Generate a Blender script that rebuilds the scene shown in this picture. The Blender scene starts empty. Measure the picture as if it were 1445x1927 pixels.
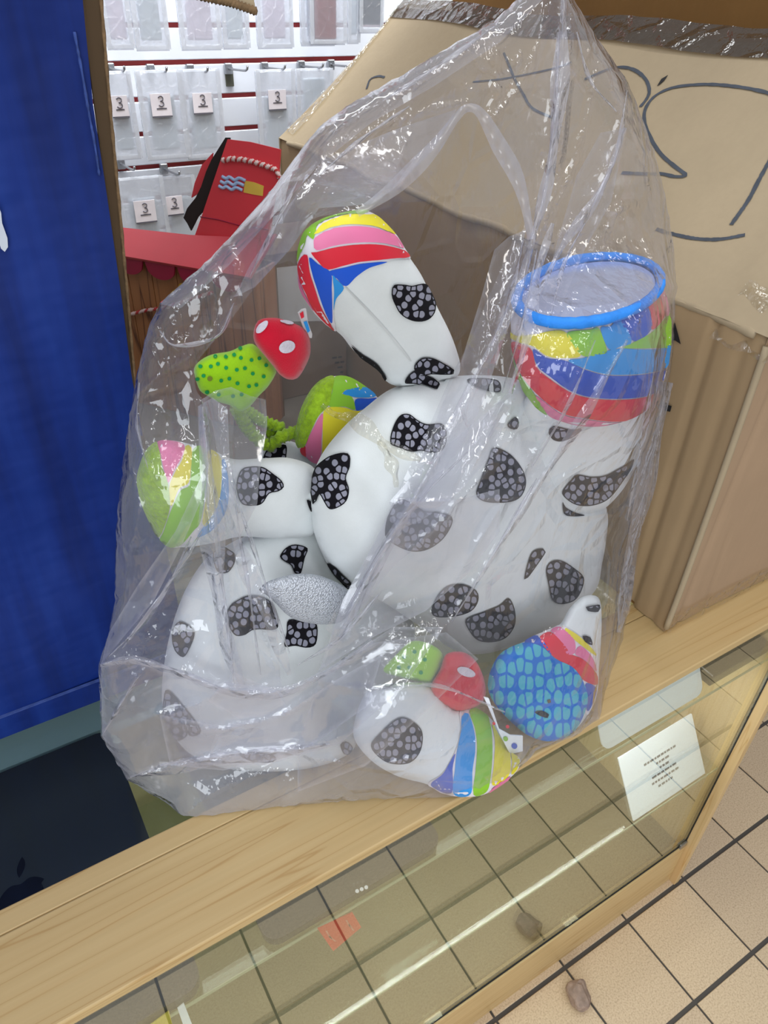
import bpy, bmesh, math, random
import numpy as np
from mathutils import Vector, Matrix
from mathutils.bvhtree import BVHTree
from mathutils.geometry import delaunay_2d_cdt
random.seed(7)
rng = np.random.default_rng(7)
SC = bpy.context.scene
COL = SC.collection

# ------------------------------------------------------------------ camera
W, H, F = 1445, 1927, 1386.87
CAM = np.array([-0.58116, -0.38586, 1.81109])
RR = np.array([0.85321901, -0.52068335, 0.03010269])
UP = np.array([0.28770174, 0.51801427, 0.80553642])
FW = np.array([0.43502302, 0.67863839, -0.59178112])
cd = bpy.data.cameras.new('camera')
cam = bpy.data.objects.new('camera', cd)
COL.objects.link(cam)
M = Matrix.Identity(4)
for i in range(3):
    M[i][0], M[i][1], M[i][2], M[i][3] = RR[i], UP[i], -FW[i], CAM[i]
cam.matrix_world = M
cd.sensor_fit = 'HORIZONTAL'
cd.sensor_width = 36
cd.lens = F * 36 / W
cd.clip_start = 0.02
SC.camera = cam

# ------------------------------------------------------------------ light
world = bpy.data.worlds.new('world')
SC.world = world
world.use_nodes = True
bg = world.node_tree.nodes['Background']
bg.inputs[0].default_value = (0.88, 0.93, 1.0, 1)
bg.inputs[1].default_value = 0.45


def area(name, loc, target, sx, sy, power, col=(1, 1, 1)):
    l = bpy.data.lights.new(name, 'AREA')
    l.shape = 'RECTANGLE'
    l.size, l.size_y, l.energy, l.color = sx, sy, power, col
    o = bpy.data.objects.new(name, l)
    COL.objects.link(o)
    o.location = loc
    o.rotation_euler = (Vector(target) - Vector(loc)).to_track_quat('-Z', 'Y').to_euler()
    return o


for lx, ly, lc in ((-2.0, -1.7, (0.95, 0.98, 1)), (-1.0, -1.0, (0.95, 0.98, 1)), (0.0, -1.7, (0.97, 0.98, 1)), (-0.5, -0.2, (0.95, 0.98, 1)),
                   (0.6, -0.9, (1, 0.97, 0.92)), (1.6, -0.3, (1, 0.93, 0.85)), (0.5, 0.3, (0.97, 0.98, 1)), (-1.7, 0.1, (0.95, 0.98, 1)),
                   (-2.2, -3.4, (0.95, 0.98, 1)), (-0.9, -3.0, (0.95, 0.98, 1)), (0.4, -3.4, (0.95, 0.98, 1)), (-1.5, -4.8, (0.95, 0.98, 1)), (0.6, -5.0, (1, 0.95, 0.88))):  # this last row is added behind the camera, for glints on the bag film
    area('ceiling_and_fill_lamp', (lx, ly, 3.1), (lx, ly, 0), 0.10, 1.15, 6.5, lc)
area('ceiling_and_fill_lamp', (0.1, 0.9, 3.2), (0.1, 0.9, 0), 1.2, 0.09, 6, (0.95, 0.98, 1))
wl_ = area('ceiling_and_fill_lamp', (0.3, 1.62, 2.75), (0.3, 1.99, 1.2), 2.2, 0.2, 21, (0.93, 0.97, 1))  # added unseen lamp, only there to brighten the slatted wall
wl_.data.spread = 1.3
area('showcase_fill', (-0.4, 0.10, 0.962), (-0.4, 0.12, 0.3), 1.8, 0.03, 1.2, (0.94, 0.97, 1))  # added fill inside the case, no fitting; lifts the upper shelf
area('showcase_fill', (-0.4, 0.13, 0.79), (-0.4, 0.14, 0.3), 1.8, 0.03, 6.5, (0.94, 0.97, 1))  # second added fill, brightens the leaning price sheet
area('shop_window', (-2.2, -3.0, 1.5), (0, 0.3, 0.9), 2.2, 2.0, 78, (0.88, 0.94, 1))
SC.view_settings.view_transform = 'Standard'
SC.view_settings.look = 'None'
SC.view_settings.gamma = 1
SC.view_settings.exposure = -0.28
SC.view_settings.use_curve_mapping = False
try:
    SC.cycles.transparent_max_bounces = 32
    SC.cycles.max_bounces = 14
except Exception:
    pass


# ------------------------------------------------------------------ pixel rays -> points in the room
def rays(uv):
    uv = np.asarray(uv, float).reshape(-1, 2)
    return FW[None] + ((uv[:, 0:1] - W / 2) / F) * RR[None] + ((H / 2 - uv[:, 1:2]) / F) * UP[None]


def PY(u, v, y):
    d = rays((u, v))[0]
    return CAM + d * ((y - CAM[1]) / d[1])


def PZ(u, v, z):
    d = rays((u, v))[0]
    return CAM + d * ((z - CAM[2]) / d[2])


def PX(u, v, x):
    d = rays((u, v))[0]
    return CAM + d * ((x - CAM[0]) / d[0])


def cz(ox, oy, s, pts):
    return [(ox + x / s, oy + y / s) for x, y in pts]


Z1 = lambda p: cz(560, 150, 3.284, p)
Z2 = lambda p: cz(180, 440, 3.284, p)
Z4 = lambda p: cz(560, 640, 3.284, p)
Z5 = lambda p: cz(900, 700, 3.5675, p)
Z6 = lambda p: cz(200, 820, 3.4405, p)
B5 = lambda p: cz(170, 900, 2.2937, p)
B6 = lambda p: cz(600, 950, 2.0643, p)
B4 = lambda p: cz(700, 440, 1.9396, p)


# ------------------------------------------------------------------ materials
def lin(c):
    return tuple(((x / 255) / 12.92 if x / 255 <= 0.04045 else ((x / 255 + 0.055) / 1.055) ** 2.4) for x in c) + (1,)


MATS = {}


class NT:
    def __init__(s, name):
        s.m = bpy.data.materials.new(name)
        s.m.use_nodes = True
        s.t = s.m.node_tree
        s.b = s.t.nodes['Principled BSDF']
        s.out = s.t.nodes['Material Output']
        MATS[name] = s.m

    def n(s, typ, **kw):
        nd = s.t.nodes.new(typ)
        for k, v in kw.items():
            setattr(nd, k, v)
        return nd

    def l(s, a, b):
        s.t.links.new(a, b)

    def noise(s, scale, detail=3, vec=None, sc3=None, rough=0.55):
        tc = s.n('ShaderNodeTexCoord')
        nz = s.n('ShaderNodeTexNoise')
        nz.inputs['Scale'].default_value = scale
        nz.inputs['Detail'].default_value = detail
        nz.inputs['Roughness'].default_value = rough
        mp = s.n('ShaderNodeMapping')
        if sc3:
            mp.inputs['Scale'].default_value = sc3
        s.l(tc.outputs['Object'], mp.inputs[0])
        s.l(mp.outputs[0], nz.inputs['Vector'])
        return nz.outputs[0]

    def ramp(s, fac, stops, interp='LINEAR'):
        r = s.n('ShaderNodeValToRGB')
        r.color_ramp.interpolation = interp
        els = r.color_ramp.elements
        while len(els) < len(stops):
            els.new(0.5)
        for e, (p, c) in zip(els, stops):
            e.position = p
            e.color = c if len(c) == 4 else c + (1,)
        s.l(fac, r.inputs[0])
        return r.outputs[0]

    def bump(s, h, strength=0.2, dist=0.002):
        b = s.n('ShaderNodeBump')
        b.inputs['Strength'].default_value = strength
        b.inputs['Distance'].default_value = dist
        s.l(h, b.inputs['Height'])
        return b.outputs[0]


def mat(name, rgb, rough=0.6, var=0.12, scale=8, bump=0.0, bscale=200, metal=0.0, sc3=None, spec=0.5, sheen=0.0, bdist=0.002):
    """plain material: the colour with a little soft variation and fine relief"""
    if name in MATS:
        return MATS[name]
    s = NT(name)
    c = lin(rgb)
    d = tuple(x * (1 - var) for x in c[:3]) + (1,)
    e = tuple(min(1, x * (1 + var)) for x in c[:3]) + (1,)
    s.l(s.ramp(s.noise(scale, 4, sc3=sc3), [(0.3, d), (0.7, e)]), s.b.inputs['Base Color'])
    s.b.inputs['Roughness'].default_value = rough
    s.b.inputs['Metallic'].default_value = metal
    s.b.inputs['Specular IOR Level'].default_value = spec
    if sheen:
        s.b.inputs['Sheen Weight'].default_value = sheen
    if bump:
        s.l(s.bump(s.noise(bscale, 3), bump, bdist), s.b.inputs['Normal'])
    return s.m


def wood_mat(name, light, dark, along='X', scale=1.0):
    s = NT(name)
    sc = {'X': (0.6, 20, 20), 'Y': (20, 0.6, 20), 'Z': (20, 20, 0.6)}[along]
    sc = tuple(x * scale for x in sc)
    warp = s.noise(1.0, 3, sc3=tuple(x * 0.9 for x in sc))
    lines = s.n('ShaderNodeMath', operation='MULTIPLY')
    lines.inputs[1].default_value = 8.0
    s.l(warp, lines.inputs[0])
    fr = s.n('ShaderNodeMath', operation='PINGPONG')
    fr.inputs[1].default_value = 0.5
    s.l(lines.outputs[0], fr.inputs[0])
    c1 = s.ramp(fr.outputs[0], [(0.0, lin(dark)), (0.06, tuple(0.25 * a + 0.75 * b for a, b in zip(lin(dark), lin(light)))), (0.5, lin(light))])
    fine = s.ramp(s.noise(1, 4, sc3=tuple(x * 6 for x in sc)), [(0.3, (0.95, 0.95, 0.94)), (0.7, (1.02, 1.02, 1.02))])
    mx = s.n('ShaderNodeMixRGB', blend_type='MULTIPLY')
    mx.inputs[0].default_value = 1
    s.l(c1, mx.inputs[1])
    s.l(fine, mx.inputs[2])
    s.l(mx.outputs[0], s.b.inputs['Base Color'])
    s.b.inputs['Roughness'].default_value = 0.42
    return s.m


wood = wood_mat('pale_wood', (206, 177, 126), (186, 150, 96))
wood_v = wood_mat('pale_wood_upright', (214, 182, 132), (196, 156, 100), 'Z')
plank_wood = wood_mat('printed_planks', (182, 124, 78), (92, 50, 28), 'Z', 0.7)
tile_m = NT('beige_tile')
_c = tile_m.ramp(tile_m.noise(260, 3), [(0.3, lin((190, 164, 134))), (0.5, lin((214, 190, 157))), (0.72, lin((222, 201, 170)))])
_oi = tile_m.n('ShaderNodeObjectInfo')
_r = tile_m.ramp(_oi.outputs['Random'], [(0, (0.9, 0.89, 0.9)), (1, (1.02, 1.01, 0.99))])
_x = tile_m.n('ShaderNodeMixRGB', blend_type='MULTIPLY')
_x.inputs[0].default_value = 1
tile_m.l(_c, _x.inputs[1])
tile_m.l(_r, _x.inputs[2])
tile_m.l(_x.outputs[0], tile_m.b.inputs['Base Color'])
tile_m.b.inputs['Roughness'].default_value = 0.45
tile_m = tile_m.m
grout_m = mat('dark_grout', (84, 80, 76), 0.9)


def cardboard_mat(name, rgb, stripe='Z'):
    s = NT(name)
    c = lin(rgb)
    sc = {'Z': (1, 1, 0.06), 'Y': (1, 0.06, 1), 'X': (0.06, 1, 1)}[stripe]
    big = s.ramp(s.noise(3, 4), [(0.3, tuple(x * 0.9 for x in c[:3]) + (1,)), (0.7, tuple(min(1, x * 1.07) for x in c[:3]) + (1,))])
    fl = s.ramp(s.noise(110, 2, sc3=sc), [(0.35, (0.985, 0.985, 0.985)), (0.65, (1.01, 1.01, 1.01))])
    mx = s.n('ShaderNodeMixRGB', blend_type='MULTIPLY')
    mx.inputs[0].default_value = 1
    s.l(big, mx.inputs[1])
    s.l(fl, mx.inputs[2])
    s.l(mx.outputs[0], s.b.inputs['Base Color'])
    s.b.inputs['Roughness'].default_value = 0.75
    s.b.inputs['Specular IOR Level'].default_value = 0.25
    s.l(s.bump(s.noise(14, 4), 0.25, 0.006), s.b.inputs['Normal'])
    return s.m


card = cardboard_mat('brown_cardboard', (172, 154, 126))
card_pink = cardboard_mat('pinkish_cardboard', (172, 144, 116))
card_side = cardboard_mat('warm_lit_side_board', (164, 138, 104))  # big box's left panel: the same board with warmer light put into its colour
card_dark = cardboard_mat('dark_cardboard', (120, 98, 76))
card_inner = cardboard_mat('inner_cardboard', (128, 92, 48))
strip_card = cardboard_mat('deep_brown_board', (92, 74, 54))  # darker brown of the blue box's side flap
card_edge = mat('cardboard_cut_edge', (126, 100, 70), 0.9, 0.3, 120, 0.6, 300)
# blue printed board with vertical streaks
s = NT('blue_print')
_b = s.ramp(s.noise(6, 5, sc3=(5, 5, 0.35)), [(0.25, lin((8, 30, 92))), (0.5, lin((12, 42, 118))), (0.8, lin((24, 56, 136)))])
s.l(_b, s.b.inputs['Base Color'])
s.b.inputs['Roughness'].default_value = 0.6
s.b.inputs['Specular IOR Level'].default_value = 0.25
s.l(s.bump(s.noise(3.0, 4, sc3=(1, 1, 2.0)), 0.5, 0.03), s.b.inputs['Normal'])
blue_m = s.m
white_scuff = mat('white_scuff', (200, 205, 215), 0.9)
red_m = mat('red_print', (222, 62, 72), 0.45, 0.08, 5)
red2_m = mat('red_roof_print', (196, 62, 72), 0.45, 0.1, 5)
maroon_m = mat('maroon_print', (158, 24, 62), 0.5)
black_m = mat('black_ink', (26, 24, 26), 0.7)
ink_m = mat('marker_ink', (66, 72, 82), 0.7, 0.2, 60)
white_m = mat('white_laminate', (226, 228, 234), 0.4, 0.03)
redgroove_m = mat('red_groove', (168, 48, 48), 0.5)
paper_m = mat('white_paper', (242, 247, 255), 0.7, 0.03)
label_m = mat('grey_white_paper', (205, 202, 200), 0.8, 0.05)
print_m = mat('grey_print', (95, 92, 100), 0.8)
steel_m = mat('steel', (170, 172, 176), 0.3, 0.05, 8, 0, 200, 0.9)
case_m = mat('clear_phone_case', (206, 214, 222), 0.25, 0.04, 10)
case_pink = mat('pale_pink_case', (222, 214, 228), 0.3, 0.05, 14)
case_maroon = mat('maroon_phone_case', (134, 44, 56), 0.35, 0.1)
case_dark = mat('navy_phone_case', (52, 54, 74), 0.35, 0.2)
laptop_m = mat('space_grey_metal', (40, 43, 53), 0.45, 0.06, 4, 0, 200, 0.1)
emblem_m = mat('black_emblem', (8, 8, 14), 0.25)
laptop2_m = mat('mid_grey_metal', (46, 46, 48), 0.5, 0.05, 4, 0, 200, 0.1)
strip_m = mat('blue_grey_metal', (170, 196, 218), 0.45, 0.06, 4, 0, 200, 0.2)
orange_m = mat('orange_red_card', (226, 70, 40), 0.6)
yellow_m = mat('yellow_card', (214, 196, 60), 0.6)
stone_m = mat('grey_brown_stone', (158, 136, 122), 0.9, 0.22, 70, 0.5, 160)
rope_r = mat('red_twine', (190, 60, 60), 0.9)
rope_w = mat('white_twine', (226, 200, 196), 0.9)
plush = mat('white_plush', (226, 230, 230), 0.95, 0.03, 30, 0.35, 900, 0, None, 0.15, 0.3, 0.001)
seam_m = mat('seam_white', (232, 226, 232), 0.9)
COLR = {}
for k_, c_ in dict(green=(140, 196, 46), lime=(160, 206, 44), yellow=(232, 218, 48), pink=(234, 122, 166), red=(222, 34, 56),
                   dblue=(10, 84, 206), lblue=(34, 146, 222), navy=(42, 82, 190)).items():
    COLR[k_] = mat('satin_' + k_, c_, 0.5, 0.04, 12, 0.12, 60)
terry = mat('lime_terry', (150, 186, 40), 1.0, 0.25, 160, 1.0, 260, 0, None, 0.1, 0.3, 0.003)
redplush = mat('red_plush', (208, 22, 50), 0.95, 0.12, 30, 0.3, 700, 0, None, 0.15, 0.3)
greenplush = mat('lime_plush', (158, 214, 26), 0.95, 0.08, 16, 0.3, 500, 0, None, 0.15, 0.3)
dot_m = mat('green_dot', (18, 150, 74), 0.9)
browndot_m = mat('brown_stain', (120, 132, 40), 0.9)
oval_m = mat('white_satin_oval', (214, 206, 216), 0.7, 0.1, 300, 0.5, 500)
ring_m = mat('blue_piping', (44, 140, 236), 0.75, 0.15, 60, 0.5, 200)
s = NT('silver_lame')
_v = s.n('ShaderNodeTexVoronoi')
_v.inputs['Scale'].default_value = 520
_tc = s.n('ShaderNodeTexCoord')
s.l(_tc.outputs['Object'], _v.inputs['Vector'])
s.l(s.ramp(_v.outputs['Distance'], [(0, lin((236, 240, 248))), (1, lin((168, 172, 182)))]), s.b.inputs['Base Color'])
s.b.inputs['Metallic'].default_value = 0.25
s.b.inputs['Roughness'].default_value = 0.42
s.l(s.bump(_v.outputs['Distance'], 0.8, 0.002), s.b.inputs['Normal'])
silver_m = s.m


def pebble(name, fg, bgc, scale, sc3, w0, w1, edge=True, rnd=0.75):
    s = NT(name)
    tc = s.n('ShaderNodeTexCoord')
    mp = s.n('ShaderNodeMapping')
    mp.inputs['Scale'].default_value = sc3
    cmb = s.n('ShaderNodeCombineXYZ')
    for k_, nm_ in enumerate(('print_u', 'print_v')):
        aa = s.n('ShaderNodeAttribute', attribute_name=nm_)
        s.l(aa.outputs['Fac'], cmb.inputs[k_])
    s.l(cmb.outputs[0], mp.inputs[0])
    v = s.n('ShaderNodeTexVoronoi', feature='F1')
    v.voronoi_dimensions = '2D'
    v.inputs['Scale'].default_value = scale
    v.inputs['Randomness'].default_value = rnd
    s.l(mp.outputs[0], v.inputs['Vector'])
    v2 = s.n('ShaderNodeTexVoronoi', feature='DISTANCE_TO_EDGE')
    v2.voronoi_dimensions = '2D'
    v2.inputs['Scale'].default_value = scale
    v2.inputs['Randomness'].default_value = rnd
    s.l(mp.outputs[0], v2.inputs['Vector'])
    f0 = s.ramp(v.outputs['Distance'], [(w0, (1, 1, 1)), (w1, (0, 0, 0))])
    f1 = s.ramp(v2.outputs['Distance'], [(0.07, (0, 0, 0)), (0.11, (1, 1, 1))])
    m0 = s.n('ShaderNodeMixRGB', blend_type='MULTIPLY')
    m0.inputs[0].default_value = 1
    s.l(f0, m0.inputs[1])
    s.l(f1, m0.inputs[2])
    f = m0.outputs[0]
    if edge:
        at = s.n('ShaderNodeAttribute', attribute_name='edge')
        g = s.ramp(at.outputs['Fac'], [(0.18, (0, 0, 0)), (0.28, (1, 1, 1))])
        mm = s.n('ShaderNodeMixRGB', blend_type='MULTIPLY')
        mm.inputs[0].default_value = 1
        s.l(f, mm.inputs[1])
        s.l(g, mm.inputs[2])
        f = mm.outputs[0]
    mx = s.n('ShaderNodeMixRGB')
    mx.inputs[1].default_value = lin(bgc)
    mx.inputs[2].default_value = lin(fg)
    s.l(f, mx.inputs[0])
    s.l(mx.outputs[0], s.b.inputs['Base Color'])
    s.b.inputs['Roughness'].default_value = 0.9
    s.b.inputs['Specular IOR Level'].default_value = 0.2
    return s.m


spot_m = pebble('pebbled_black_print', (146, 146, 160), (18, 16, 22), 7.0, (1.0, 0.88, 1), 0.36, 0.42)
bluesole_m = pebble('blue_bead_print', (84, 176, 196), (22, 112, 202), 4.6, (1.25, 0.75, 1), 0.44, 0.50, False, 0.5)


def schlick(s, r0, nb=None):
    lw = s.n('ShaderNodeLayerWeight')
    lw.inputs[0].default_value = 0.5
    if nb is not None:
        s.l(nb, lw.inputs['Normal'])
    pw = s.n('ShaderNodeMath', operation='POWER')
    pw.inputs[1].default_value = 5.0
    s.l(lw.outputs['Facing'], pw.inputs[0])
    fm = s.n('ShaderNodeMath', operation='MULTIPLY_ADD')
    fm.use_clamp = True
    fm.inputs[1].default_value = 1 - r0
    fm.inputs[2].default_value = r0
    s.l(pw.outputs[0], fm.inputs[0])
    return fm


def film_mat(name, haze, gloss, tint=(0.97, 0.97, 0.985), rough=0.1, bump=0.5, bsc=16, hcol=(0.86, 0.86, 0.95), attr=True):
    s = NT(name)
    s.t.nodes.remove(s.b)
    n1 = s.noise(bsc, 4, sc3=(1.6, 1.6, 0.7), rough=0.5)
    tc = s.n('ShaderNodeTexCoord')
    v = s.n('ShaderNodeTexVoronoi', feature='DISTANCE_TO_EDGE')
    v.inputs['Scale'].default_value = bsc * 1.1
    s.l(tc.outputs['Object'], v.inputs['Vector'])
    v2 = s.ramp(v.outputs['Distance'], [(0, (1, 1, 1)), (0.12, (0, 0, 0))])
    add = s.n('ShaderNodeMath', operation='MULTIPLY_ADD')
    add.inputs[1].default_value = 0.25
    s.l(v2, add.inputs[0])
    s.l(n1, add.inputs[2])
    nb = s.bump(add.outputs[0], bump, 0.012)
    tr = s.n('ShaderNodeBsdfTransparent')
    tr.inputs[0].default_value = tint + (1,)
    df = s.n('ShaderNodeBsdfDiffuse')
    df.inputs[0].default_value = hcol + (1,)
    tl = s.n('ShaderNodeBsdfTranslucent')
    tl.inputs[0].default_value = hcol + (1,)
    dm = s.n('ShaderNodeMixShader')
    dm.inputs[0].default_value = 0.5
    s.l(df.outputs[0], dm.inputs[1])
    s.l(tl.outputs[0], dm.inputs[2])
    m1 = s.n('ShaderNodeMixShader')
    lw = s.n('ShaderNodeLayerWeight')
    lw.inputs[0].default_value = 0.5
    pw = s.n('ShaderNodeMath', operation='POWER')
    s.l(lw.outputs['Facing'], pw.inputs[0])
    pw.inputs[1].default_value = 4.0
    hz = s.n('ShaderNodeMath', operation='MULTIPLY_ADD')
    s.l(pw.outputs[0], hz.inputs[0])
    hz.inputs[1].default_value = 0.3
    hz.inputs[2].default_value = haze
    last = hz.outputs[0]
    if attr:
        a = s.n('ShaderNodeAttribute', attribute_name='milk')
        ad = s.n('ShaderNodeMath', operation='ADD')
        ad.use_clamp = True
        s.l(last, ad.inputs[0])
        s.l(a.outputs['Fac'], ad.inputs[1])
        last = ad.outputs[0]
    s.l(last, m1.inputs[0])
    s.l(tr.outputs[0], m1.inputs[1])
    s.l(dm.outputs[0], m1.inputs[2])
    gl = s.n('ShaderNodeBsdfGlossy')
    gl.inputs['Roughness'].default_value = rough
    s.l(nb, gl.inputs['Normal'])
    fm = schlick(s, 0.04 * gloss, nb)
    m2 = s.n('ShaderNodeMixShader')
    s.l(fm.outputs[0], m2.inputs[0])
    s.l(m1.outputs[0], m2.inputs[1])
    s.l(gl.outputs[0], m2.inputs[2])
    s.l(m2.outputs[0], s.out.inputs[0])
    return s.m


film = film_mat('bag_film', 0.055, 2.3, bump=0.75, rough=0.08, bsc=13)
film_back = film_mat('bag_film_back', 0.045, 5.0, rough=0.22, bump=0.3)
film_sheet = film_mat('bag_film_overlap', 0.07, 2.1, bump=0.28, bsc=8, rough=0.09)
film_pleat = film_mat('bag_film_pleat', 0.22, 3.2, bsc=22, bump=1.0, hcol=(0.9, 0.9, 0.98))
film_hem = film_mat('bag_film_hem', 0.3, 1.6, bsc=12, bump=0.2, attr=False)
pouch_m = film_mat('pouch_film', 0.44, 2.6, bsc=30, hcol=(0.9, 0.93, 0.98), attr=False)
seal_m = film_mat('pouch_seal', 0.5, 3.0, bsc=30, hcol=(0.95, 0.97, 1.0), attr=False)
tape_m = film_mat('clear_tape', 0.03, 3.0, (0.95, 0.93, 0.86), 0.08, 0.6, 26, (0.75, 0.68, 0.55), attr=False)
browntape_m = film_mat('brown_tape', 0.75, 2.4, (0.7, 0.6, 0.45), 0.08, 0.9, 14, (0.13, 0.1, 0.075), attr=False)


def glass_mat(name, r0, tint, rough=0.0):
    s = NT(name)
    s.t.nodes.remove(s.b)
    tr = s.n('ShaderNodeBsdfTransparent')
    tr.inputs[0].default_value = tint + (1,)
    gl = s.n('ShaderNodeBsdfGlossy')
    gl.inputs['Roughness'].default_value = rough
    gl.inputs['Color'].default_value = (0.97, 1, 0.92, 1)
    fr = schlick(s, r0)
    m = s.n('ShaderNodeMixShader')
    s.l(fr.outputs[0], m.inputs[0])
    s.l(tr.outputs[0], m.inputs[1])
    s.l(gl.outputs[0], m.inputs[2])
    s.l(m.outputs[0], s.out.inputs[0])
    return s.m


glass_front = glass_mat('mirror_coated_glass', 0.14, (0.96, 0.98, 0.96))
glass_top_m = glass_mat('clear_glass', 0.03, (0.88, 0.93, 0.9))
shelf_glass = glass_mat('shelf_glass', 0.02, (0.95, 0.98, 0.95))
shelf_edge = mat('glass_edge', (176, 184, 150), 0.3)
mirror_m = mat('toy_mirror', (206, 216, 244), 0.25, 0.02, 8, 0.1, 20, 0.45)


# ------------------------------------------------------------------ object helpers
def mk(name, verts, faces, m, parent=None, smooth=False, midx=None, attrs=None):
    me = bpy.data.meshes.new(name)
    me.from_pydata([tuple(map(float, v)) for v in verts], [], [tuple(map(int, f)) for f in faces])
    for x in (m if isinstance(m, (list, tuple)) else [m]):
        me.materials.append(x)
    if midx is not None:
        me.polygons.foreach_set('material_index', list(midx))
    if smooth:
        me.polygons.foreach_set('use_smooth', [True] * len(me.polygons))
    for k, a in (attrs or {}).items():
        at = me.attributes.new(k, 'FLOAT', 'POINT')
        at.data.foreach_set('value', np.asarray(a, np.float32))
    me.update()
    o = bpy.data.objects.new(name, me)
    COL.objects.link(o)
    if parent is not None:
        adopt(o, parent)
    return o


def adopt(o, parent):
    o.parent = parent
    if parent.type == 'EMPTY':
        o.location = -parent.location


def tag(o, label=None, cat=None, group=None, kind=None):
    for k, v in (('label', label), ('category', cat), ('group', group), ('kind', kind)):
        if v:
            o[k] = v
    return o


def empty(name, loc, label, cat, group=None):
    o = bpy.data.objects.new(name, None)
    COL.objects.link(o)
    o.location = [float(x) for x in loc]
    o.empty_display_size = 0.05
    return tag(o, label, cat, group)


def from_bm(name, bm, m, parent=None, smooth=False):
    me = bpy.data.meshes.new(name)
    bm.normal_update()
    bm.to_mesh(me)
    bm.free()
    for x in (m if isinstance(m, (list, tuple)) else [m]):
        me.materials.append(x)
    if smooth:
        me.polygons.foreach_set('use_smooth', [True] * len(me.polygons))
    o = bpy.data.objects.new(name, me)
    COL.objects.link(o)
    if parent is not None:
        adopt(o, parent)
    return o


def box(name, a, b, m, parent=None, bevel=0.0, seg=2):
    bm = bmesh.new()
    bmesh.ops.create_cube(bm, size=1)
    for v in bm.verts:
        v.co = Vector([a[i] + (b[i] - a[i]) * (v.co[i] + 0.5) for i in range(3)])
    if bevel:
        bmesh.ops.bevel(bm, geom=bm.edges[:], offset=bevel, segments=seg, affect='EDGES', profile=0.5)
    return from_bm(name, bm, m, parent)


def slab(name, quad, th, m, parent=None, back=None):
    """flat plate with thickness from a planar polygon (thickness away from the first side)"""
    q = [np.asarray(p, float) for p in quad]
    n = np.cross(q[1] - q[0], q[2] - q[0])
    n /= np.linalg.norm(n)
    if np.dot(n, CAM - q[0]) < 0:
        n = -n
    N = len(q)
    vs = q + [p - n * th for p in q]
    fs = [tuple(range(N)), tuple(range(2 * N - 1, N - 1, -1))] + [(i, i + N, (i + 1) % N + N, (i + 1) % N) for i in range(N)]
    mi = [0, 1 if back else 0] + [2 if back else 0] * N
    o = mk(name, vs, fs, [m] + (list(back) if back else []), parent, midx=mi)
    bm = bmesh.new()
    bm.from_mesh(o.data)
    bmesh.ops.recalc_face_normals(bm, faces=bm.faces[:])
    bm.to_mesh(o.data)
    bm.free()
    return o


def smooth_line(pts, n):
    p = np.asarray(pts, float)
    d = np.r_[0, np.cumsum(np.linalg.norm(np.diff(p, axis=0), axis=1))]
    P_ = np.vstack([2 * p[0] - p[1], p, 2 * p[-1] - p[-2]])
    out = []
    for x in np.linspace(0, d[-1], n):
        i = min(max(np.searchsorted(d, x) - 1, 0), len(p) - 2)
        t = (x - d[i]) / max(d[i + 1] - d[i], 1e-9)
        a, b, c, e = P_[i], P_[i + 1], P_[i + 2], P_[i + 3]
        out.append(0.5 * ((2 * b) + (c - a) * t + (2 * a - 5 * b + 4 * c - e) * t * t + (-a + 3 * b - 3 * c + e) * t ** 3))
    return np.array(out)


def tube(name, pts, r, m, parent=None, n=8, sm=True, twist=None, midfn=None):
    p = np.asarray(pts, float)
    N = len(p)
    rad = np.full(N, r) if np.isscalar(r) else np.asarray(r)
    tg = np.gradient(p, axis=0)
    tg /= np.linalg.norm(tg, axis=1)[:, None] + 1e-12
    u = np.cross(tg[0], [0.3, 0.2, 1])
    u /= np.linalg.norm(u)
    vs = []
    for i in range(N):
        u = u - tg[i] * np.dot(u, tg[i])
        u /= np.linalg.norm(u)
        w = np.cross(tg[i], u)
        for k in range(n):
            a = 2 * math.pi * k / n
            rr = rad[i] * (1 + (0.25 * math.cos(2 * a + i * twist) if twist else 0))
            vs.append(p[i] + rr * (u * math.cos(a) + w * math.sin(a)))
    fs = [(i * n + k, i * n + (k + 1) % n, (i + 1) * n + (k + 1) % n, (i + 1) * n + k) for i in range(N - 1) for k in range(n)]
    mi = [midfn(i, k) for i in range(N - 1) for k in range(n)] if midfn else None
    fs += [tuple(range(n))[::-1], tuple((N - 1) * n + k for k in range(n))]
    if mi is not None:
        mi += [0, 0]
    return mk(name, vs, fs, m, parent, sm, mi)


# ------------------------------------------------------------------ 2-D polygon tools (vectorised)
def inside(pts, poly):
    x, y = pts[:, 0], pts[:, 1]
    c = np.zeros(len(pts), bool)
    q = np.asarray(poly, float)
    j = len(q) - 1
    for i in range(len(q)):
        xi, yi, xj, yj = q[i, 0], q[i, 1], q[j, 0], q[j, 1]
        if yi != yj:
            c ^= ((yi > y) != (yj > y)) & (x < (xj - xi) * (y - yi) / (yj - yi) + xi)
        j = i
    return c


def dist_segs(pts, a, b):
    d = b - a
    L = (d ** 2).sum(1) + 1e-9
    best = np.full(len(pts), 1e9)
    for k in range(len(a)):
        t = np.clip(((pts - a[k]) @ d[k]) / L[k], 0, 1)
        e = pts - (a[k] + t[:, None] * d[k])
        best = np.minimum(best, np.hypot(e[:, 0], e[:, 1]))
    return best


def dist_poly(pts, poly):
    q = np.asarray(poly, float)
    return dist_segs(pts, q, np.roll(q, -1, 0))


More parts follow.
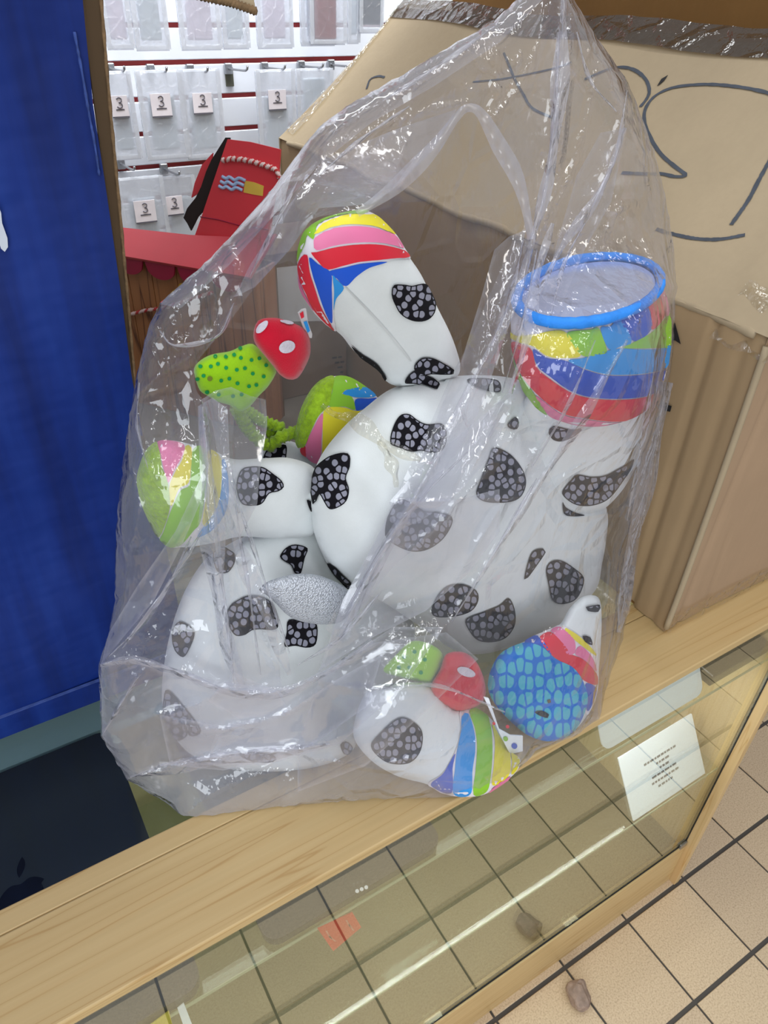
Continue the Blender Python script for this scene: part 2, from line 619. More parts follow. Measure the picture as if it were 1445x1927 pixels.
def resample(poly, step, smooth=True):
    q = np.asarray(poly, float)
    if smooth:
        n = len(q)
        out = []
        for i in range(n):
            a, b, c, e = q[i - 1], q[i], q[(i + 1) % n], q[(i + 2) % n]
            k = max(1, int(np.linalg.norm(c - b) / step))
            for t in np.arange(k) / k:
                out.append(0.5 * ((2 * b) + (c - a) * t + (2 * a - 5 * b + 4 * c - e) * t * t + (-a + 3 * b - 3 * c + e) * t ** 3))
        return np.array(out)
    out = []
    n = len(q)
    for i in range(n):
        b, c = q[i], q[(i + 1) % n]
        k = max(1, int(np.linalg.norm(c - b) / step))
        out += [b + (c - b) * t for t in np.arange(k) / k]
    return np.array(out)


def triangulate(outline, pitch, holes=(), margin=0.45, extra=None):
    """points and triangles filling an outline (and leaving out holes); boundary points come first"""
    loops = [np.asarray(outline, float)] + [np.asarray(h, float) for h in holes]
    pts, edges = [], []
    for lp in loops:
        b = len(pts)
        pts += [tuple(p) for p in lp]
        edges += [(b + i, b + (i + 1) % len(lp)) for i in range(len(lp))]
    nb = len(pts)
    lo, hi = loops[0].min(0), loops[0].max(0)
    gx = np.arange(lo[0], hi[0], pitch)
    gy = np.arange(lo[1], hi[1], pitch * 0.87)
    X, Y = np.meshgrid(gx, gy)
    X[1::2] += pitch / 2
    g = np.c_[X.ravel(), Y.ravel()]
    keep = inside(g, loops[0])
    for h in loops[1:]:
        keep &= ~inside(g, h)
    g = g[keep]
    dd = np.full(len(g), 1e9)
    for lp in loops:
        dd = np.minimum(dd, dist_poly(g, lp))
    g = g[dd > pitch * margin]
    if extra is not None and len(extra):
        g = np.vstack([g, extra])
    allp = pts + [tuple(p) for p in g]
    vo, eo, fo, ov, oe, of = delaunay_2d_cdt([Vector(p) for p in allp], edges, [], 0, 1e-4)
    V = np.array([tuple(v) for v in vo])
    T_ = np.array([tuple(f) for f in fo if len(f) == 3])
    cen = V[T_].mean(1)
    ok = inside(cen, loops[0])
    for h in loops[1:]:
        ok &= ~inside(cen, h)
    isb = np.zeros(len(V), bool)
    for i, src in enumerate(ov):
        if any(sx < nb for sx in src):
            isb[i] = True
    return V, T_[ok], isb


CEIL_X, FLOOR_Z, BACK_Y = 0.232, 0.9885, 0.372


def clamp_t(d, t, zmin=FLOOR_Z):
    """keep a point in front of the counter top, of the big box and of the blue box"""
    t = np.asarray(t, float).copy()
    dz = d[:, 2]
    t = np.where(dz < 0, np.minimum(t, (zmin - CAM[2]) / np.minimum(dz, -1e-6)), t)
    t = np.where(d[:, 0] > 0, np.minimum(t, (CEIL_X - CAM[0]) / np.maximum(d[:, 0], 1e-6)), t)
    return t


BVHS = []          # every soft toy surface, used to drape the bag over them


def inflate(name, poly, y0, k, m, parent, pitch=9, slope=(0, 0), zmin=FLOOR_Z + 0.004, step=6):
    """a stuffed cushion with the given outline: the fill height solves a Poisson equation, so it is round everywhere"""
    out = resample(poly, step)
    lo, hi = out.min(0) - 8, out.max(0) + 8
    gp = max(4.0, max(hi - lo) / 64)
    nx, ny = [int(math.ceil(x / gp)) + 1 for x in hi - lo]
    GX, GY = np.meshgrid(lo[0] + np.arange(nx) * gp, lo[1] + np.arange(ny) * gp)
    g = np.c_[GX.ravel(), GY.ravel()]
    ins = inside(g, out).reshape(ny, nx)
    phi = np.zeros((ny, nx))
    red = ((np.arange(ny)[:, None] + np.arange(nx)[None]) % 2 == 0)
    for it in range(260):
        for par in (red, ~red):
            nb = np.zeros_like(phi)
            nb[1:-1, 1:-1] = (phi[2:, 1:-1] + phi[:-2, 1:-1] + phi[1:-1, 2:] + phi[1:-1, :-2] + gp * gp) / 4
            upd = phi + 1.85 * (nb - phi)
            phi = np.where(par & ins, upd, phi)
    phi = np.maximum(phi, 0)
    # a rim ring close to the outline keeps the edge round
    V, T_, isb = triangulate(out, pitch)
    fx, fy = (V[:, 0] - lo[0]) / gp, (V[:, 1] - lo[1]) / gp
    ix, iy = np.clip(fx.astype(int), 0, nx - 2), np.clip(fy.astype(int), 0, ny - 2)
    ax, ay = fx - ix, fy - iy
    ph = (phi[iy, ix] * (1 - ax) * (1 - ay) + phi[iy, ix + 1] * ax * (1 - ay) + phi[iy + 1, ix] * (1 - ax) * ay + phi[iy + 1, ix + 1] * ax * ay)
    dist = dist_poly(V, out)
    h = k * np.sqrt(4 * np.maximum(ph, 0.0)) * np.clip(dist / 4, 0, 1) ** 0.5
    h[isb] = 0
    h = h * (1 + 0.035 * np.sin(V[:, 0] / 31 + V[:, 1] / 47) + 0.03 * np.sin(V[:, 0] / 17 - V[:, 1] / 23))
    d = rays(V)
    cen = V.mean(0)
    Y0 = y0 + slope[0] * (V[:, 0] - cen[0]) / 100 + slope[1] * (V[:, 1] - cen[1]) / 100
    ta = (Y0 - CAM[1]) / d[:, 1]
    tc = clamp_t(d, np.full(len(V), 50.0), zmin)
    t0 = np.minimum(ta, tc) - np.maximum(0.12 - np.abs(ta - tc), 0) ** 2 / 0.48
    hm = h * t0 / F
    tf = t0 - hm
    tb = clamp_t(d, t0 + hm, zmin)
    n = len(V)
    vf = CAM + d * tf[:, None]
    vb = CAM + d * tb[:, None]
    bi = np.where(~isb)[0]
    remap = np.arange(n)
    remap[bi] = n + np.arange(len(bi))
    faces = []
    for a, b, c in T_:
        A = V[a]
        cr = (V[b] - A)[0] * (V[c] - A)[1] - (V[b] - A)[1] * (V[c] - A)[0]
        if cr > 0:
            b, c = c, b
        faces.append((a, b, c))
        faces.append((remap[a], remap[c], remap[b]))
    verts = np.vstack([vf, vb[bi]])
    o = mk(name, verts, faces, m, parent, True)
    bv = BVHTree.FromPolygons([tuple(v) for v in verts], [tuple(map(int, f)) for f in faces])
    BVHS.append(bv)
    o_t = float(np.median(t0))
    return o, bv, o_t


def decal(name, items, bvs, t0, parent, off=0.0012, pitch=8, attr=True, smooth=True, back=False):
    """printed cloth laid on a toy: items = [(outline, material, extra offset)]; one object"""
    if not isinstance(bvs, (list, tuple)):
        bvs = [bvs]
    VS, FS, MI, MM, ED, PU, PV = [], [], [], [], [], [], []
    for poly, m, ex in items:
        out = resample(poly, 5, smooth)
        V, T_, isb = triangulate(out, pitch, margin=0.3)
        dist = dist_poly(V, out)
        d = rays(V)
        base = len(VS)
        for i in range(len(V)):
            dv = Vector(d[i])
            best = None
            org = Vector(CAM)
            if back:
                org, dv = org + dv * 4, -dv
            for bv in bvs:
                hit = bv.ray_cast(org, dv)
                if hit[0] is not None and (best is None or hit[3] < best[3]):
                    best = hit
            if best is None:
                cen_ = np.mean(out, 0)
                lo_, hi_ = 0.0, 1.0
                for _k in range(9):
                    md = (lo_ + hi_) / 2
                    dq = Vector(rays(V[i] * (1 - md) + cen_ * md)[0])
                    hits = [h for h in (bv.ray_cast(Vector(CAM), dq) for bv in bvs) if h[0] is not None]
                    if hits:
                        best, hi_ = min(hits, key=lambda q: q[3]), md
                    else:
                        lo_ = md
            if best is None:
                best = min((bv.find_nearest(Vector(CAM + d[i] * t0)) for bv in bvs), key=lambda q: q[3])
            p, nrm = best[0], best[1]
            if nrm.dot(dv) > 0:
                nrm = -nrm
            VS.append(p + nrm * (off + ex) - dv * (off + ex) * 0.6)
        PU += list(V[:, 0] / 100)
        PV += list(V[:, 1] / 100)
        ED += list(np.where(isb, 0, np.clip(dist / 9.0, 0, 1)))
        if m not in MM:
            MM.append(m)
        for a, b, c in T_:
            cr = (V[b] - V[a])[0] * (V[c] - V[a])[1] - (V[b] - V[a])[1] * (V[c] - V[a])[0]
            FS.append((base + a, base + c, base + b) if cr > 0 else (base + a, base + b, base + c))
            MI.append(MM.index(m))
    return mk(name, VS, FS, MM, parent, True, MI, {'edge': ED, 'print_u': PU, 'print_v': PV} if attr else None)


def ell(cx, cy, a, b, rot=0, n=16):
    c, s_ = math.cos(rot), math.sin(rot)
    return [(cx + a * math.cos(t) * c - b * math.sin(t) * s_, cy + a * math.cos(t) * s_ + b * math.sin(t) * c) for t in np.linspace(0, 2 * math.pi, n, endpoint=False)]


# ================================================================== SETTING
floor = mk('floor', [(-3, -3, -0.004), (4, -3, -0.004), (4, 2.4, -0.004), (-3, 2.4, -0.004)], [(0, 1, 2, 3)], grout_m)
tag(floor, 'floor of square beige speckled tiles with dark grout', None, None, 'structure')
tile_me = None
for i in range(-6, 11):
    for j in range(-9, 8):
        x, y = 0.2 * i, 0.2 * j
        if tile_me is None:
            bm = bmesh.new()
            bmesh.ops.create_cube(bm, size=1)
            for v in bm.verts:
                v.co = Vector((0.1 + v.co.x * 0.1945, 0.1 + v.co.y * 0.1905, -0.004 + v.co.z * 0.008))
            bmesh.ops.bevel(bm, geom=[e for e in bm.edges if e.verts[0].co.z > -0.001 and e.verts[1].co.z > -0.001], offset=0.0012, segments=1, affect='EDGES')
            t = from_bm('tile', bm, tile_m, floor)
            tile_me = t.data
        else:
            t = bpy.data.objects.new('tile', tile_me)
            COL.objects.link(t)
            t.parent = floor
        t.location = (x, y, 0)

wall = box('wall_back', (-1.6, 2.004, 0), (3.4, 2.1, 2.6), redgroove_m)
tag(wall, 'white slatted display wall with red grooves', None, None, 'structure')
slat_me = None
for k in range(-15, 9):
    z0 = 1.584 + 0.088 * k + 0.0065
    if slat_me is None:
        sl = box('slat', (-1.6, 1.992, 0), (3.4, 2.004, 0.0755), white_m, wall, 0.002, 1)
        slat_me = sl.data
    else:
        sl = bpy.data.objects.new('slat', slat_me)
        COL.objects.link(sl)
        sl.parent = wall
    sl.location = (0, 0, z0)

# ================================================================== DISPLAY COUNTER
ctr = empty('display_counter', (-0.4, 0.3, 0), 'glass fronted display counter with a pale wooden rail and plinth', 'counter')
RX0, RX1 = -1.45, 0.581
box('top_rail', (RX0, 0.002, 0.970), (RX1, 0.1165, 0.986), wood, ctr, 0.002)
box('rail_lip', (RX0, 0.1172, 0.966), (RX1, 0.145, 0.9856), wood, ctr, 0.0015)
box('end_panel', (0.565, 0.002, 0), (0.581, 0.6, 0.969), wood_v, ctr, 0.001)
box('plinth', (RX0, 0.018, 0), (0.5645, 0.036, 0.163), wood, ctr, 0.001)
box('cabinet_floor', (RX0, 0.037, 0.12), (0.5645, 0.585, 0.14), mat('cabinet_floor_board', (104, 92, 62), 0.6), ctr)
box('back_panel', (RX0, 0.586, 0.0), (0.5645, 0.6, 0.965), mat('cabinet_back_board', (124, 110, 76), 0.7), ctr)
box('glass_top', (RX0, 0.1455, 0.974), (0.5645, 0.6, 0.984), glass_top_m, ctr)
box('front_glass', (RX0, 0.023, 0.1655), (0.5635, 0.028, 0.968), glass_front, ctr)
box('glass_gasket', (RX0, 0.0215, 0.1633), (0.5635, 0.0295, 0.1653), black_m, ctr)
box('side_gasket', (0.5636, 0.0215, 0.166), (0.5649, 0.0295, 0.968), black_m, ctr)
box('corner_clip', (0.541, 0.0175, 0.158), (0.5635, 0.0228, 0.176), steel_m, ctr, 0.001)
for z in (0.797, 0.446):
    sh = box('glass_shelf', (RX0, 0.032, z), (0.563, 0.56, z + 0.007), shelf_glass, ctr)
    box('shelf_edge', (RX0, 0.0305, z), (0.563, 0.0318, z + 0.007), shelf_edge, sh)
table = empty('work_table', (-0.3, 1.15, 0), 'plain work table behind the glass counter, carrying the boxes', 'table')
box('tabletop', (-1.3, 0.605, 0.95), (0.9, 1.75, 0.984), mat('grey_tabletop', (120, 112, 100), 0.6), table, 0.003)
for sx in (-1.25, 0.85):
    for sy in (0.65, 1.7):
        box('leg', (sx - 0.025, sy - 0.025, 0), (sx + 0.025, sy + 0.025, 0.95), steel_m, table)


def rounded(x0, x1, y0, y1, r, n=5):
    out = []
    for cx, cy, a0 in ((x1 - r, y1 - r, 0), (x0 + r, y1 - r, 90), (x0 + r, y0 + r, 180), (x1 - r, y0 + r, 270)):
        for k in range(n + 1):
            a = math.radians(a0 + 90 * k / n)
            out.append((cx + r * math.cos(a), cy + r * math.sin(a)))
    return out


def flat_slab(name, outline, z, th, m, parent=None):
    return slab(name, [(x, y, z + th) for x, y in outline], th, m, parent)


SH1 = 0.8045
lap = empty('laptop', (-0.708, 0.245, SH1), 'dark grey closed laptop with black emblem, at the left under the glass top', 'laptop')
flat_slab('base', rounded(-0.871, -0.545, 0.034, 0.458, 0.02), SH1, 0.012, laptop_m, lap)
lid = flat_slab('lid', rounded(-0.872, -0.544, 0.033, 0.459, 0.021), SH1 + 0.0125, 0.010, laptop_m, lap)
AC = np.array([-0.708, 0.245])
ap = []
for a in np.linspace(0, 2 * math.pi, 40, endpoint=False):
    r = 0.030 * (1 + 0.06 * math.cos(2 * a))
    x, y = r * math.cos(a) * 1.0, r * math.sin(a) * 1.02
    if y > 0.018:
        y -= 0.006 * math.exp(-(x / 0.008) ** 2)
    if y < -0.02:
        y += 0.004 * math.exp(-(x / 0.007) ** 2)
    bx, by = x - 0.034, y - 0.003
    rr = math.hypot(bx, by)
    if rr < 0.0135:
        x, y = 0.034 + bx / rr * 0.0135 - 0.0, 0.003 + by / rr * 0.0135
        x = min(x, 0.030)
    ap.append((AC[0] + x, AC[1] + y))
em = flat_slab('emblem', ap, SH1 + 0.0225, 0.0008, emblem_m, lap)
leaf = []
for a in np.linspace(-1, 1, 9):
    leaf.append((AC[0] + 0.004 + 0.012 * a * 0.35 - 0.0045 * (1 - a * a), AC[1] + 0.047 + 0.014 * a))
for a in np.linspace(1, -1, 9)[1:-1]:
    leaf.append((AC[0] + 0.004 + 0.012 * a * 0.35 + 0.0055 * (1 - a * a), AC[1] + 0.047 + 0.014 * a))
flat_slab('emblem_leaf', leaf, SH1 + 0.0225, 0.0008, emblem_m, lap)
tray = flat_slab('metal_tray', rounded(-1.15, -0.25, 0.466, 0.555, 0.006), SH1, 0.02, strip_m)
tag(tray, 'blue-grey metal tray under the glass at the foot of the blue box', 'tray')
lap2 = empty('laptop', (-0.3, 0.2, SH1), 'mid grey rounded closed laptop on the upper glass shelf, below the bag', 'laptop')
flat_slab('base', rounded(-0.459, -0.191, 0.036, 0.42, 0.02), SH1, 0.01, laptop2_m, lap2)
flat_slab('lid', rounded(-0.46, -0.19, 0.035, 0.421, 0.021), SH1 + 0.0105, 0.008, laptop2_m, lap2)
for k in range(3):
    p = PZ(672 + 8.5 * k, 1677 - 3.5 * k, SH1 + 0.0185)
    flat_slab('white_dot', ell(p[0], p[1], 0.0026, 0.0026, 0, 10), SH1 + 0.0184, 0.0007, white_m, lap2)


def lean_card(name, bl, br, tl, tr, zb, m, label, cat, r=0.0, stretch=1.0):
    BL, BR = PZ(*bl, zb), PZ(*br, zb)
    BL[1] = max(BL[1], 0.034)
    BR[1] = max(BR[1], 0.034)
    TL, TR = PX(*tl, BL[0]), PX(*tr, BR[0])
    e = (TL + TR) / 2 - (BL + BR) / 2
    e = e * stretch
    x = BR - BL
    L = np.linalg.norm(x)
    Hh = np.linalg.norm(e)
    out = rounded(0, L, 0, Hh, max(r, 0.0005), 5)
    q = [BL + x * (a / L) + e * (b / Hh) for a, b in out]
    o = slab(name, q, 0.003, m)
    tag(o, label, cat)
    return o, BL, x, e


card1, *_ = lean_card('display_card', (1145, 1425), (1325, 1305), (1130, 1355), (1310, 1250), 0.81, paper_m,
                      'white round-cornered card leaning behind the front glass, upper of two', 'card', 0.018, 1.7)
card2, BL, cx_, ce_ = lean_card('price_sheet', (1195, 1548), (1327, 1455), (1165, 1425), (1300, 1345), 0.4565, paper_m,
                                'white printed sheet leaning behind the front glass, lower of two', 'sheet', 0.0)
nrm = np.cross(cx_, ce_)
nrm /= np.linalg.norm(nrm)
if np.dot(nrm, CAM - BL) < 0:
    nrm = -nrm
vs, fs = [], []
for row, (wd, off) in enumerate([(0.42, 0.0), (0.16, 0.02), (0.10, 0.02), (0.3, 0.0), (0.34, 0.0), (0.2, 0.0)]):
    b0 = 0.67 - row * 0.085
    x = 0.48 - wd / 2 + off
    while x < 0.48 + wd / 2 + off:
        w_ = random.uniform(0.02, 0.06)
        k = len(vs)
        vs += [BL + cx_ * a + ce_ * b + nrm * 0.0006 for a, b in ((x, b0), (x + w_, b0), (x + w_, b0 + 0.032), (x, b0 + 0.032))]
        fs.append((k, k + 1, k + 2, k + 3))
        x += w_ + 0.012
mk('print', vs, fs, print_m, card2)


def sticker(name, px, m, label, cat, y=0.030):
    o = slab(name, [PY(u, v, y) for u, v in px], 0.0012, m)
    return tag(o, label, cat)


os_ = sticker('sticker', [(597, 1747), (663, 1717), (680, 1745), (627, 1790)], orange_m, 'orange-red card behind the front glass under the grey laptop', 'card')
vs, fs = [], []
for (a, b, c_, d_) in ((612, 1752, 622, 1768), (650, 1732, 657, 1745), (655, 1740, 664, 1752), (617, 1762, 630, 1772)):
    k = len(vs)
    vs += [PY(u, v, 0.0296) for u, v in ((a, b), (a + 3, b - 1), (c_ + 3, d_ - 1), (c_, d_))]
    fs.append((k, k + 1, k + 2, k + 3))
mk('print', vs, fs, mat('pale_print', (226, 150, 130), 0.7), os_)
sticker('sticker', [(255, 1950), (318, 1903), (330, 1950)], yellow_m, 'yellow card behind the front glass at the lower edge', 'card')
sticker('card_strip', [(334, 1898), (346, 1888), (370, 1950), (352, 1950)], paper_m, 'narrow white card strip beside the yellow card behind the glass', 'card')

_q = [PZ(u, v, 0.83) for u, v in ((1322, 1258), (1368, 1300), (1470, 1245), (1440, 1178))]
dkb = box('glossy_dark_box', (_q[0][0], 0.04, 0.8045), (min(0.555, max(p[0] for p in _q)), 0.19, 0.83), mat('glossy_dark_film', (46, 44, 36), 0.12, 0.2, 30, 0.4, 40), None, 0.003)
tag(dkb, 'dark glossy flat box on the upper glass shelf at the right end', 'box')
# ------------------------------------------------------------------ stone on the floor
bm = bmesh.new()
p0 = PZ(1086, 1880, 0.0)
ax_ = PZ(1098, 1908, 0) - PZ(1076, 1852, 0)
L_ = np.linalg.norm(ax_) * 0.48
ax_ /= np.linalg.norm(ax_)
pr = np.array([-ax_[1], ax_[0], 0])
bmesh.ops.create_icosphere(bm, subdivisions=3, radius=1)
for v in bm.verts:
    c = np.array(v.co)
    c = np.sign(c) * np.abs(c) ** 0.6
    c *= 1 + 0.08 * math.sin(5 * c[0] + 3 * c[1]) * math.cos(4 * c[2] + c[1])
    w_ = 0.022 * (1 - 0.18 * c[0])
    q = p0 + ax_ * c[0] * L_ + pr * c[1] * w_ + np.array([0, 0, 0.019 + 0.019 * c[2] - (0.006 if c[1] > 0.5 and c[2] > 0.5 else 0)])
    v.co = q
zmin = min(v.co.z for v in bm.verts)
for v in bm.verts:
    v.co.z -= zmin - 0.0002
tag(from_bm('stone', bm, stone_m, None, False), 'small grey-brown stone lying on the tiles in front of the counter', 'stone')

# ================================================================== BLUE BOX
bb = empty('blue_box', (-0.9, 0.7, 0.985), 'tall blue printed cardboard box standing on the glass at the left', 'box')
BX = -0.424
_ed = [PY(u, v, 0.388) for u, v in ((352, 1228), (245, 700), (213, 480), (192, 330), (173, 205), (152, 0), (130, -250))]
_ez, _ex = [p[2] for p in _ed], [p[0] for p in _ed]
nxg, nzg = 40, 60
vs, fs = [], []
for j in range(nzg + 1):
    for i in range(nxg + 1):
        z = 0.9865 + 1.2 * j / nzg
        x = -1.45 + (float(np.interp(z, _ez, _ex)) + 1.45) * i / nxg
        dy = 0.004 * math.sin(7 * z + 3 * x) + 0.003 * math.sin(17 * z - 9 * x)
        if i > nxg - 5:
            dy -= 0.003 * ((i - nxg + 5) / 5.0) ** 2 * (0.6 + 0.4 * math.sin(z * 9))
        vs.append((x, 0.385 + dy, z))
for j in range(nzg):
    for i in range(nxg):
        a = j * (nxg + 1) + i
        fs.append((a, a + 1, a + nxg + 2, a + nxg + 1))
fp = mk('front_panel', vs, fs, blue_m, bb, True)
box('bottom_lip', (-1.45, 0.3745, 0.9865), (BX, 0.3785, 1.0235), blue_m, bb, 0.0008, 1)
box('lip_crease', (-1.45, 0.3740, 1.0236), (BX - 0.002, 0.3785, 1.0244), mat('worn_blue_crease', (62, 84, 150), 0.9, 0.3, 90), bb)
box('back_panel', (-1.45, 0.98, 0.9865), (BX, 0.985, 2.18), card_dark, bb)
box('left_panel', (-1.455, 0.39, 0.9865), (-1.451, 0.98, 2.18), blue_m, bb)
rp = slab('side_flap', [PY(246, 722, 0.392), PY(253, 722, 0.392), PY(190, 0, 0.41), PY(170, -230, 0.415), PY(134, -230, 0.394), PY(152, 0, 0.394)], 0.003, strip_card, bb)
ce = tube('corrugated_edge', smooth_line([PY(254, 722, 0.391), PY(231, 460, 0.399), PY(205, 180, 0.405), PY(190, 0, 0.409), PY(172, -230, 0.414)], 90), 0.0017, card_edge, rp, 6, True, 1.1)
slab('side_panel', [(BX, 0.39, 0.9865), (BX, 0.98, 0.9865), (BX, 0.98, 2.18), (BX, 0.39, 2.18)], 0.004, card_dark, bb)
# scuffed right edge and a white tear
sc_ = [PY(*p, 0.378) for p in ((140, 60), (155, 140), (166, 205), (178, 270), (187, 330))]
tube('worn_edge', smooth_line(sc_, 40), 0.0008 + 0.0007 * rng.random(40), mat('worn_blue', (52, 74, 138), 0.9, 0.4, 120), bb, 6)
slab('torn_patch', [PY(*p, 0.3795) for p in ((-4, 385), (2, 400), (4, 420), (14, 448), (15, 465), (9, 474), (2, 468), (-6, 440))], 0.0012, white_scuff, bb)
fl = slab('top_flap', [PY(*p, 0.392) for p in ((210, -260), (470, -260), (478, 0), (482, 22), (462, 14), (440, 6), (400, -4), (355, -14))], 0.004, card, bb)
tube('corrugated_edge', smooth_line([PY(*p, 0.3895) for p in ((355, -13), (400, -2), (430, 4), (452, 11), (470, 17), (482, 22))], 60), 0.0035, card_edge, fl, 6, True, 2.0)

# ================================================================== BIG CARDBOARD BOX
big = empty('cardboard_box', (0.5, 0.75, 0.987), 'large brown cardboard box with taped edges and marker writing, right of the bag', 'box')
X0, X1, Y0_, Y1_, ZB, ZT = 0.244, 0.80, 0.073, 1.44, 0.9875, 1.475


def panel(name, fn, nu, nv, m, parent):
    vs = [fn(i / nu, j / nv) for j in range(nv + 1) for i in range(nu + 1)]
    fs = [(j * (nu + 1) + i, j * (nu + 1) + i + 1, (j + 1) * (nu + 1) + i + 1, (j + 1) * (nu + 1) + i) for j in range(nv) for i in range(nu)]
    return mk(name, vs, fs, m, parent, True)


yc1 = PX(1330, 670, X0)[1]
yc2 = PX(1385, 690, X0)[1]


def leftp(a, b):
    y = Y0_ + (Y1_ - Y0_) * (a ** 1.8)
    z = ZB + (ZT - ZB) * b
    dx = 0.006 * math.exp(-((y - yc1) / 0.005) ** 2) + 0.003 * math.exp(-((y - yc2) / 0.008) ** 2) 
    dx += 0.003 * math.sin(9 * y + 6 * z) * min(1, a * 6) + 0.004 * math.exp(-((z - ZT) / 0.012) ** 2) + 0.002 * math.sin(40 * y) * math.exp(-((z - ZT) / 0.03) ** 2)
    return (X0 + dx, y, z)


panel('left_panel', leftp, 110, 30, card_side, big)


def frontp(a, b):
    x = X0 + (X1 - X0) * a
    z = ZB + (ZT - ZB) * b
    dy = 0.003 * math.sin(11 * x + 4 * z) + 0.004 * math.exp(-((x - X0 - 0.035 - 0.02 * b) / 0.006) ** 2)
    dy += 0.003 * math.exp(-(((x - X0 - 0.10 + 0.05 * b)) / 0.004) ** 2) * (b < 0.35)
    return (x, Y0_ + dy, z)


panel('front_panel', frontp, 90, 30, card_pink, big)
box('back_panel', (X0, Y1_ - 0.005, ZB), (X1, Y1_, ZT), card, big)
box('right_panel', (X1 - 0.005, Y0_ + 0.01, ZB), (X1, Y1_ - 0.006, ZT), card_inner, big)
box('bottom_panel', (X0 + 0.006, Y0_ + 0.008, ZB), (X1 - 0.006, Y1_ - 0.006, ZB + 0.004), card_inner, big)
tube('corner_ridge', smooth_line([(X0 - 0.001, Y0_ - 0.001, ZB + 0.01), (X0, Y0_ - 0.002, 1.1), (X0 + 0.001, Y0_ - 0.001, 1.3), (X0, Y0_, ZT - 0.01)], 30), 0.0045, card, big, 8)
tube('worn_top_crease', smooth_line([(X0 + 0.003 + 0.003 * math.sin(i * 1.9), Y0_ + 0.02 + 0.1 * i, ZT - 0.003 + 0.004 * math.sin(i * 2.7)) for i in range(14)], 120), 0.005 + 0.0022 * rng.random(120), card, big, 8)
EX, EZ = 0.562, 1.742
hin = lambda y: np.array([X0, y, ZT])
top = lambda y: np.array([EX, y, EZ])


def flapp(a, b):
    y0 = 0.05 + (Y1_ - 0.05) * a
    p = hin(y0) * (1 - b) + top(y0 * 0.98 + 0.01) * b
    n = np.array([-(EZ - ZT), 0, EX - X0])
    n /= np.linalg.norm(n)
    w = 0.006 * math.sin(5 * y0) * b + 0.004 * math.sin(13 * y0 + 5 * b) * (0.3 + b) + 0.004 * math.exp(-((y0 - 0.13 - 0.12 * b) / 0.007) ** 2)
    return p + n * (w - 0.012 * math.sin(math.pi * b))


flap = panel('top_flap', flapp, 80, 26, card, big)
FN = np.array([-(EZ - ZT), 0, EX - X0])
FN /= np.linalg.norm(FN)
flap_bv = BVHTree.FromObject(flap, bpy.context.evaluated_depsgraph_get()) if False else BVHTree.FromPolygons(
    [tuple(v.co) for v in flap.data.vertices], [tuple(p.vertices) for p in flap.data.polygons])


def on_flap(u, v, off=0.0015):
    d = Vector(rays((u, v))[0])
    h = flap_bv.ray_cast(Vector(CAM), d)
    if h[0] is None:
        q = CAM + np.array(d) * (np.dot(hin(0) - CAM, FN) / np.dot(np.array(d), FN))
    else:
        q = np.array(h[0])
    return q + FN * off


def stroke(pts, r=0.0028, n=40):
    p = smooth_line(pts, n)
    q = np.array([on_flap(u, v, 0.0012) for u, v in p])
    # a pressed-flat pen line: wide along the board, almost no height
    tg = np.gradient(q, axis=0)
    tg /= np.linalg.norm(tg, axis=1)[:, None] + 1e-9
    sd = np.cross(tg, FN)
    rr = r * (0.85 + 0.3 * rng.random(n))
    vs = np.vstack([q + sd * rr[:, None], q - sd * rr[:, None]])
    fs = [(i, i + 1, n + i + 1, n + i) for i in range(n - 1)]
    return mk('marker_stroke', vs, fs, ink_m, flap)


stroke([(1100, 150), (1140, 133), (1168, 127), (1195, 133), (1215, 150), (1222, 170), (1218, 185), (1205, 202)])
stroke([(1475, 190), (1445, 176), (1400, 166), (1345, 160), (1300, 161), (1262, 167), (1232, 182), (1215, 205), (1213, 230), (1225, 262), (1245, 292), (1270, 314), (1291, 331), (1270, 333), (1246, 328), (1215, 328), (1170, 326)], n=80)
stroke([(1450, 300), (1428, 340), (1408, 378), (1376, 424)])
stroke([(1235, 432), (1265, 441), (1310, 450), (1355, 451), (1402, 443)])
stroke([(690, 168), (697, 150), (712, 144), (724, 146)])
stroke([(948, 100), (960, 128), (968, 148), (985, 178), (1003, 205), (1050, 226)], 0.0022)
stroke([(890, 155), (940, 150), (985, 142), (1040, 130), (1075, 118)], 0.0022)
tp_pts = [(740, 6), (800, 14), (860, 18), (940, 22), (1030, 26), (1110, 32), (1200, 45), (1300, 64), (1400, 84), (1470, 98)]


def ribbon(name, fn, n, m, parent, wav=0.002):
    vs, fs = [], []
    K = 8
    for i in range(n + 1):
        a, b = fn(i / n)
        a, b = np.array(a, float), np.array(b, float)
        nn = np.array([-0.3, -0.6, 0.7])
        for k in range(K + 1):
            t = k / K
            vs.append(a * (1 - t) + b * t + nn * wav * (0.8 + math.sin(i * 0.9 + k * 1.7) * 0.7 + rng.random() * 0.8))
    for i in range(n):
        for k in range(K):
            a = i * (K + 1) + k
            fs.append((a, a + 1, a + K + 2, a + K + 1))
    return mk(name, vs, fs, m, parent, True)


def toptape(t):
    y = 0.05 + (Y1_ - 0.06) * t
    p = np.array(flapp(t, 1.0))
    dn = (hin(y) - top(y))
    dn /= np.linalg.norm(dn)
    return p + np.array([0.02, 0, 0.016]) , p + dn * 0.03


ribbon('packing_tape', toptape, 90, browntape_m, big, 0.0012)


def bottape(t):
    x = X0 + (X1 - X0) * t
    return (x, Y0_ - 0.001, ZB + 0.032), (x, Y0_ - 0.004, ZB + 0.0012)


